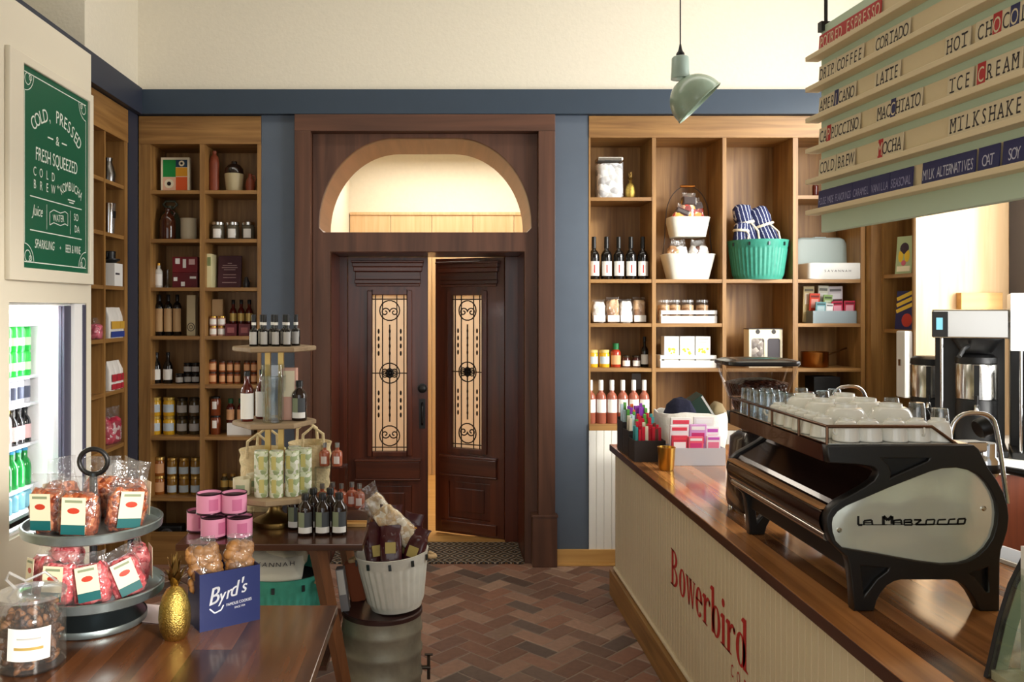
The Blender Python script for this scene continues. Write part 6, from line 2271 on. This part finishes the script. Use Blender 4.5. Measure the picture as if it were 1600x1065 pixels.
# cups and glasses on the machine
def dome(r, h, rf, hf):
    """upturned cup: rim down at z=0, foot ring on top"""
    pr = [(r - .003, 0), (r, .002)]
    for k in range(1, 13):
        a_ = R(90 * k / 13)
        pr.append((rf + (r - rf) * math.cos(a_) ** .8, h * math.sin(a_) ** 1.15))
    return pr + [(rf, h), (rf - .001, h + hf), (rf - .004, h + hf), (rf - .005, h + .001), (0, h)]


kind('espcup', 'espresso_cup', 'cup', [('body', dome(.036, .058, .019, .006), china)])
kind('latte', 'latte_cup', 'cup', [('body', dome(.066, .084, .032, .009), china)])
for k_2 in ('espcup', 'latte'):
    KINDS[k_2]['smooth'], KINDS[k_2]['seg'] = 60, 32
kind('shot', 'shot_glass', 'glass', [('body', [(.027, 0), (.028, .002), (.0255, .04), (.022, .085), (.02, .088), (0, .088)], film('tumbler_glass', (240, 246, 250), .16, rough=.04)), ('base', [(.0205, .076), (.0205, .087), (0, .088)], glassb)])


def with_handle(o, r, z, s):
    m = MB()
    m.tube([(r * .9, 0, z + s), (r + s * .9, 0, z + s * .9), (r + s * 1.1, 0, z), (r + s * .7, 0, z - s * .7), (r * .98, 0, z - s * .8)], s * .22, 8)
    m.build('handle', china, o, smooth=60)


zc_ = ZC + .0015 + ztop + .004
trayX = lambda x: x0m + x
i = 0
for i, x in enumerate((1322, 1357, 1397, 1432, 1466)):
    o = put('espcup', (px(x, Ym + .06), Ym + .06, zc_), f'upturned white espresso cup, {ordl(i, 5)} along the near tray edge', 'espresso cups, near edge', R([200, 150, 120, -95, 150][i]))
    with_handle(o, .033, .03, .013)
for i in range(6):
    y = Ym + .135 + .062 * i
    o = put('espcup', (x0m + ra0 + .042, y, zc_), f'upturned white espresso cup on the customer-side tray edge, {["nearest", "second nearest", "third nearest", "fourth nearest", "fifth nearest", "farthest"][i]}', 'espresso cups, customer side', R(60 + 17 * i))
    with_handle(o, .033, .03, .013)
for i in range(4):
    y = Ym + .515 + .062 * i
    for j in range(2):
        put('shot', (x0m + ra0 + .034 + .068 * j, y, zc_), f'upturned clear glass, {["nearest", "second nearest", "third nearest", "farthest"][i]} of the {["customer-side", "second"][j]} file on the coffee machine', 'upturned glasses on the machine')
for i, (x, y) in enumerate(((.145, .165), (.145, .305), (.15, .445), (.285, .175), (.285, .32), (.29, .465))):
    o = put('latte', (x0m + x, Ym + y, zc_), f'large upturned white latte cup, {["near left", "middle left", "far left", "near right", "middle right", "far right"][i]} of the six', 'large latte cups', R(40 * i))
    with_handle(o, .05, .035, .018)
for i, (x, y) in enumerate(((.385, .10), (.40, .24), (.40, .38))):
    put('shot', (x0m + x, Ym + y, zc_), f'upturned clear glass on the barista side, {["nearest", "middle", "farthest"][i]}', 'upturned glasses, barista side')
for i, (x, y) in enumerate(((.21, .56), (.28, .60), (.35, .66), (.25, .70))):
    put('shot', (x0m + x, Ym + y, zc_), f'upturned clear glass at the far end behind the latte cups, {["left front", "middle", "right", "left back"][i]}', 'upturned glasses, far end')

# ------------------------------------------------------------------ grinder
gx, gy = px(1182, 3.36), 3.36
t = thing('coffee_grinder', 'coffee grinder with large clear bean hopper and black lid', 'grinder', (gx, gy, ZC + .001))
hz = .33
MB().loft([(.018, .095, .12), (.05, .10, .125), (.30, .085, .11), (hz, .06, .07)], 32, 5).build('body', mat('grinder_black', (24, 22, 22), .25, coat=.4), t, smooth=40)
for i, (a, b) in enumerate(((-.07, -.09), (.07, -.09), (-.07, .09), (.07, .09))):
    MB().lathe([(0, 0), (.016, 0), (.016, .014), (.012, .02), (0, .02)], 14).build('foot', chrome, t, loc=(a, b, 0), smooth=40)
MB().loft([(hz + .002, .055, .05), (hz + .02, .06, .055), (hz + .245, .138, .112), (hz + .275, .144, .116)], 36, 4.5, cap=False).build('hopper', film('hopper_clear', (244, 242, 240), .06), t, smooth=40)
MB().loft([(hz + .006, .05, .045), (hz + .025, .055, .05), (hz + .14, .094, .078), (hz + .20, .113, .094), (hz + .215, .07, .06)], 32, 4, nz=.006, nf=40).build('coffee_beans', speckle('beans', [(44, 22, 18), (70, 36, 26), (96, 54, 38), (56, 28, 22)], 70, rough=.3, bump=.8), t, smooth=60)
MB().loft([(hz + .275, .147, .119), (hz + .28, .152, .122), (hz + .292, .152, .122), (hz + .30, .125, .10), (hz + .305, .05, .04)], 36, 4.5).build('lid', mat('smoked_lid', (40, 40, 42), .25, coat=.3), t, smooth=40)
MB().tube([(-.02, -.115, .20), (-.02, -.16, .185)], .02, 12).build('chute', blackm, t, smooth=50)
MB().box(-.07, .07, -.20, -.12, .10, .112).build('portafilter_fork', chrome, t, bevel=.003)

# ------------------------------------------------------------------ far end of the counter
t = thing('tiered_holder', 'black stepped holder of candy sticks on the counter corner', 'holder', (1.135, 4.62, ZC + .001))
hm = mat('holder_black', (40, 34, 32), .5)
bin_y = [-.09, .06, .21]
for j in range(3):
    y0 = bin_y[j]
    hb = .115 + .03 * j
    MB().box(-.085, .085, y0 - .07, y0 - .063, 0, hb).box(-.085, .085, y0 + .063, y0 + .07, 0, hb + .015).box(-.085, -.078, y0 - .063, y0 + .063, 0, hb).box(.078, .085, y0 - .063, y0 + .063, 0, hb).box(-.078, .078, y0 - .063, y0 + .063, 0, .006).build('bin', hm, t)
cols = [('crimson', (196, 30, 52)), ('green', (90, 160, 70)), ('purple', (140, 60, 170)), ('pale_blue', (190, 212, 220)), ('orange', (226, 110, 50)), ('cream', (226, 216, 190)), ('brown', (110, 60, 44)), ('teal', (60, 140, 140))]
rr = random.Random(9)
cn = ['near', 'middle', 'far']
pick = [[7, 0, 0, 5, 0, 0, 6, 0], [5, 3, 1, 0, 0, 1, 0, 7], [3, 1, 2, 4, 2, 2, 2, 1]]
for j in range(3):
    for k in range(8):
        nm, c_ = cols[pick[j][k]]
        for q in range(2):
            hst = .175 + .035 * j + rr.uniform(-.012, .015) + .012 * q
            o = MB().box(-.0085, .0085, -.006, .006, 0, hst).build('candy_stick', mat('wrap_' + nm, c_, .3, coat=.3), loc=(1.135 - .064 + .0183 * k, 4.62 + bin_y[j] - .03 + .055 * q, ZC + .008), rot=(R(rr.uniform(-4, 4)), 0, 0), bevel=.002)
            tag(o, f'{nm.replace("_", " ")} candy stick, {["first"] + NTH[1:]} '.split('[')[0] + f'{(["first"] + NTH[1:])[k]} from left, {["front", "back"][q]} row of {cn[j]} holder bin', 'candy', 'candy sticks in the holder')
t = thing('brass_cup', 'small polished brass cup on the counter before the candy holder', 'cup', (1.165, 4.245, ZC + .001))
MB().lathe([(0, 0), (.036, 0), (.038, .004), (.046, .115), (.047, .118), (.043, .118), (.034, .008), (0, .008)], 28).build('body', brass, t, smooth=45)

t = thing('packet_tray', 'pale galvanised tray of pink and red packets on the counter', 'tray', (px(1083, 4.43), 4.43, ZC + .001))
tw = .30
MB().box(-tw / 2, tw / 2, -.075, -.069, 0, .092).box(-tw / 2, tw / 2, .069, .075, 0, .092).box(-tw / 2, -tw / 2 + .006, -.069, .069, 0, .092).box(tw / 2 - .006, tw / 2, -.069, .069, 0, .092).box(-tw / 2 + .006, tw / 2 - .006, -.069, .069, 0, .006).build('tray', mat('pale_tray', (196, 198, 204), .4, metal=.3), t)
for i, (dx, dy, w_, h_, c_, d_) in enumerate(((-.09, -.045, .085, .15, (206, 60, 84), 'crimson and white packet, left front'), (-.005, -.05, .08, .145, (226, 96, 116), 'pink red packet, middle front'), (.09, -.045, .075, .15, (236, 226, 234), 'white packet with magenta print, right front'),
                                              (-.08, .0, .10, .20, (240, 232, 236), 'white packet, left middle'), (.02, .0, .09, .205, (214, 160, 214), 'lilac packet, centre'), (.1, .005, .07, .19, (244, 240, 240), 'white packet, right middle'),
                                              (-.06, .045, .11, .235, (242, 240, 236), 'tall white packet, left back'), (.065, .045, .11, .24, (238, 234, 232), 'tall white packet, right back'))):
    carton('snack_packet', f'{d_} of the pale galvanised tray', 'packet', (px(1083, 4.43) + dx, 4.43 + dy, ZC + .0085), w_, .016, h_, mat('cp' + str(i), c_, .35), rot=(R(5), 0, 0), group=None,
           decor=[('printed_panel', .12, .88, .50, .78, mat('cpp' + str(i % 3), [(244, 236, 236), (206, 60, 120), (226, 120, 150)][i % 3], .4)), ('printed_band', .1, .9, .86, .95, mat('cpb' + str(i % 3), [(226, 70, 90), (240, 240, 240), (196, 90, 190)][i % 3], .4))])
t = thing('cotton_basket', 'white cotton storage basket of dark clothes on the counter end', 'basket', (px(1078, 4.80), 4.80, ZC + .001))
MB().loft([(0, .165, .11), (.02, .185, .125), (.12, .20, .135), (.2, .205, .14), (.235, .20, .135), (.235, .19, .125), (.2, .19, .125), (.18, .185, .12)], 48, 3.6, nz=.014, nf=15, seed=4).build('basket', mat('white_cotton', (240, 236, 226), .85, bump=.3), t, smooth=70)
o = MB().loft([(0, .09, .09), (.05, .095, .09), (.09, .07, .07), (.12, .03, .04)], 32, 2.4, nz=.02, nf=14, seed=6).build('navy_cloth', mat('navy_cloth', (26, 28, 52), .85, bump=.3), loc=(px(1066, 4.80) , 4.80, ZC + .19), rot=(0, R(-8), 0), smooth=70)
tag(o, 'crumpled navy cloth in the white cotton basket', 'cloth')
carton('boxed_candle', 'dark green box lying tilted in the white cotton basket', 'box', (px(1100, 4.80), 4.79, ZC + .19), .11, .09, .15, mat('bottle_green_box', (26, 50, 42), .35), rot=(R(8), R(-34), 0), decor=[('grey_edge', .88, .98, .04, .96, greylab)])
tag(MB().loft([(0, .05, .07), (.05, .06, .075), (.10, .03, .05), (.115, .01, .02)], 28, 2.5, nz=.012, nf=20, seed=12).build('khaki_cloth', mat('khaki', (146, 128, 96), .9), loc=(px(1121, 4.83), 4.84, ZC + .17), smooth=70), 'khaki folded cloth in the white cotton basket, right side', 'cloth')

# ------------------------------------------------------------------ back counter with brewers
ZB = .955
t = thing('back_counter', 'white topped back counter along the pier holding the coffee brewers', 'counter', (2.95, 4.72, 0))
MB().box(-.70, .59, -.70, .37, ZB - .03, ZB).build('worktop', mat('white_stone', (232, 230, 224), .3), t, bevel=.003)
MB().box(-.68, .58, -.67, .36, .0, ZB - .03).build('cabinet', mahog, t)


def brewer(label, x, y, top, white_panel):
    t = thing('coffee_brewer', label, 'coffee machine', (x, y, ZB + .001), R(-32))
    hh_ = top - ZB
    MB().box(-.165, .165, .10, .20, 0, hh_ - .01).build('column', blackm, t, bevel=.004)
    MB().box(-.17, .17, -.16, .19, 0, .035).build('base', blackm, t, bevel=.006)
    MB().box(-.175, .175, -.15, .20, hh_ - .155, hh_).build('head', white_panel, t, bevel=.008)
    MB().box(-.176, -.10, -.156, -.14, hh_ - .15, hh_ - .012).build('control_panel', blackm, t, bevel=.003)
    MB().box(-.155, -.125, -.1595, -.155, hh_ - .11, hh_ - .045).build('display', mat('screen_blue', (120, 190, 214), .3), t)
    MB().lathe([(0, hh_ - .235), (.07, hh_ - .235), (.075, hh_ - .228), (.118, hh_ - .165), (.12, hh_ - .157), (0, hh_ - .157)], 32, (.03, -.03, 0)).build('brew_basket', black, t, smooth=45)
    MB().tube([(-.01, -.14, hh_ - .2), (-.03, -.2, hh_ - .21), (-.05, -.24, hh_ - .25)], .012, 8).build('basket_handle', black, t, smooth=60)
    MB().tube([(-.13, -.13, .035), (-.13, -.13, hh_ - .157)], .008, 8).build('support_rod', chrome, t, smooth=60)
    return t


def server(label, x, y, z):
    t = thing('coffee_server', label, 'coffee server', (x, y, z), R(-32), 'thermal coffee servers')
    MB().lathe([(0, 0), (.096, 0), (.098, .004), (.098, .25), (.094, .255), (0, .255)], 36).build('stand', black, t, smooth=45)
    MB().lathe([(.094, .256), (.099, .26), (.099, .445), (.094, .45), (0, .45)], 40).build('tank', steel, t, smooth=45)
    MB().lathe([(.096, .451), (.1, .455), (.096, .485), (.075, .50), (.03, .503), (0, .503)], 36).build('lid', black, t, smooth=45)
    MB().tube([(0, -.095, .225), (0, -.14, .225), (0, -.155, .20)], .014, 10).build('tap', chrome, t, smooth=60)
    MB().tube([(0, -.135, .235), (0, -.138, .285)], .008, 8).build('tap_lever', black, t, smooth=60)
    MB().box(-.012, .012, -.105, -.098, .26, .445).build('gauge', black, t)
    return t


b1x, b1y = px(1515, 4.52), 4.52
rb = R(-32)


def inb(x, y, u, v):
    return (x + u * math.cos(rb) - v * math.sin(rb), y + u * math.sin(rb) + v * math.cos(rb))


brewer('tall coffee brewer with black column and steel head, left', b1x, b1y, 1.735, steel)
server('steel thermal coffee server standing in the left brewer', *inb(b1x, b1y, .03, -.03), ZB + .0365)
server('steel thermal coffee server at the left end of the back counter', *inb(b1x, b1y, -.20, .33), ZB + .001)
b2x, b2y = inb(b1x, b1y, .353, -.02)
t = brewer('coffee brewer with tall white front at the right frame edge', b2x, b2y, 1.82, mat('brewer_white', (240, 240, 240), .35))
hh_ = 1.82 - ZB
MB().box(-.177, .175, -.172, -.157, hh_ - .30, hh_).build('white_front', mat('brewer_white', (240, 240, 240), .35), t, bevel=.003)
server('steel thermal coffee server standing in the right brewer', *inb(b2x, b2y, .03, -.03), ZB + .0365)
sb('trim_17', [(px(1502, 5.05), px(1567, 5.05), 5.05, 5.10, pz(486, 5.05), pz(457, 5.05))], oakl, 'small oak ledge on the pier above the brewer', bevel=.003)
t = thing('paper_towel_holder', 'white towel dispenser on the side of the pier', 'dispenser', (2.93, 5.18, 1.40))
MB().box(-.03, .022, -.05, .05, -.22, .20).build('case', mat('dispenser_white', (226, 226, 222), .4), t, bevel=.01)
MB().box(-.036, -.03, -.012, .012, -.02, .02).build('latch', steel, t)

# ------------------------------------------------------------------ pastry case at the lower right
pcy0, pcy1 = .95, 1.86
t = thing('pastry_case', 'curved glass pastry case with black edge trim on the counter', 'display case', (1.23, pcy1, ZC + .001))
prof = [(0, 0), (.012, .05), (.03, .13), (.055, .21), (.095, .29), (.15, .345), (.22, .37), (.52, .37)]
inner_ = [(u_ + (.014 if i < 7 else 0), v_ - (.012 if i > 3 else 0)) for i, (u_, v_) in enumerate(prof)]
ring_ = MB()


def strip(pa, pb, y0, y1):
    mm = MB()
    for i in range(len(pa) - 1):
        q = [pa[i], pa[i + 1], pb[i + 1], pb[i]]
        mm.prism(q, y0, y1)
    return mm


strip(prof, inner_, -.012, .0).build('end_trim', blackm, t)
in2 = [(u_ + .036, max(0.0, v_ - .022)) for u_, v_ in prof]
strip(inner_, in2, -.014, -.002).build('end_frame', mat('pale_green_frame', (168, 180, 156), .4), t)
off = [(u_ + .005, max(0.0, v_ - .004)) for u_, v_ in prof]
strip(prof, off, -(pcy1 - pcy0), -.014).build('curved_glass', film('case_glass', (244, 248, 244), .08), t)
MB().prism([(.03, .02)] + [(u_ + .034, max(.02, v_ - .02)) for u_, v_ in prof[1:]] + [(.54, .02)], -.010, -.006).build('end_glass', film('case_end', (240, 246, 238), .06), t)
MB().box(.01, .54, -(pcy1 - pcy0), -.004, 0, .02).build('base', mat('case_base', (226, 216, 190), .4), t)
MB().box(.52, .54, -(pcy1 - pcy0), -.004, .02, .37).build('rear_panel', mat('case_base', (226, 216, 190), .4), t)
for z in (.13, .24):
    MB().box(.09 + z * .12, .52, -(pcy1 - pcy0) + .02, -.03, z, z + .008).build('shelf', mat('case_shelf', (240, 234, 214), .4), t)
MB().box(.075, .095, -.03, -.014, .02, .30).build('corner_post', white, t)
t = thing('order_tray', 'stack of white printed menus on the counter behind the machine', 'papers', (px(1586, 2.72), 2.72, ZC + .001), R(12))
MB().box(-.07, .07, -.11, .11, 0, .012).build('sheets', whitep, t)
MB().box(-.06, .06, -.10, .10, .012, .0128).build('printed_block', mat('print_grey', (180, 184, 190), .6), t)
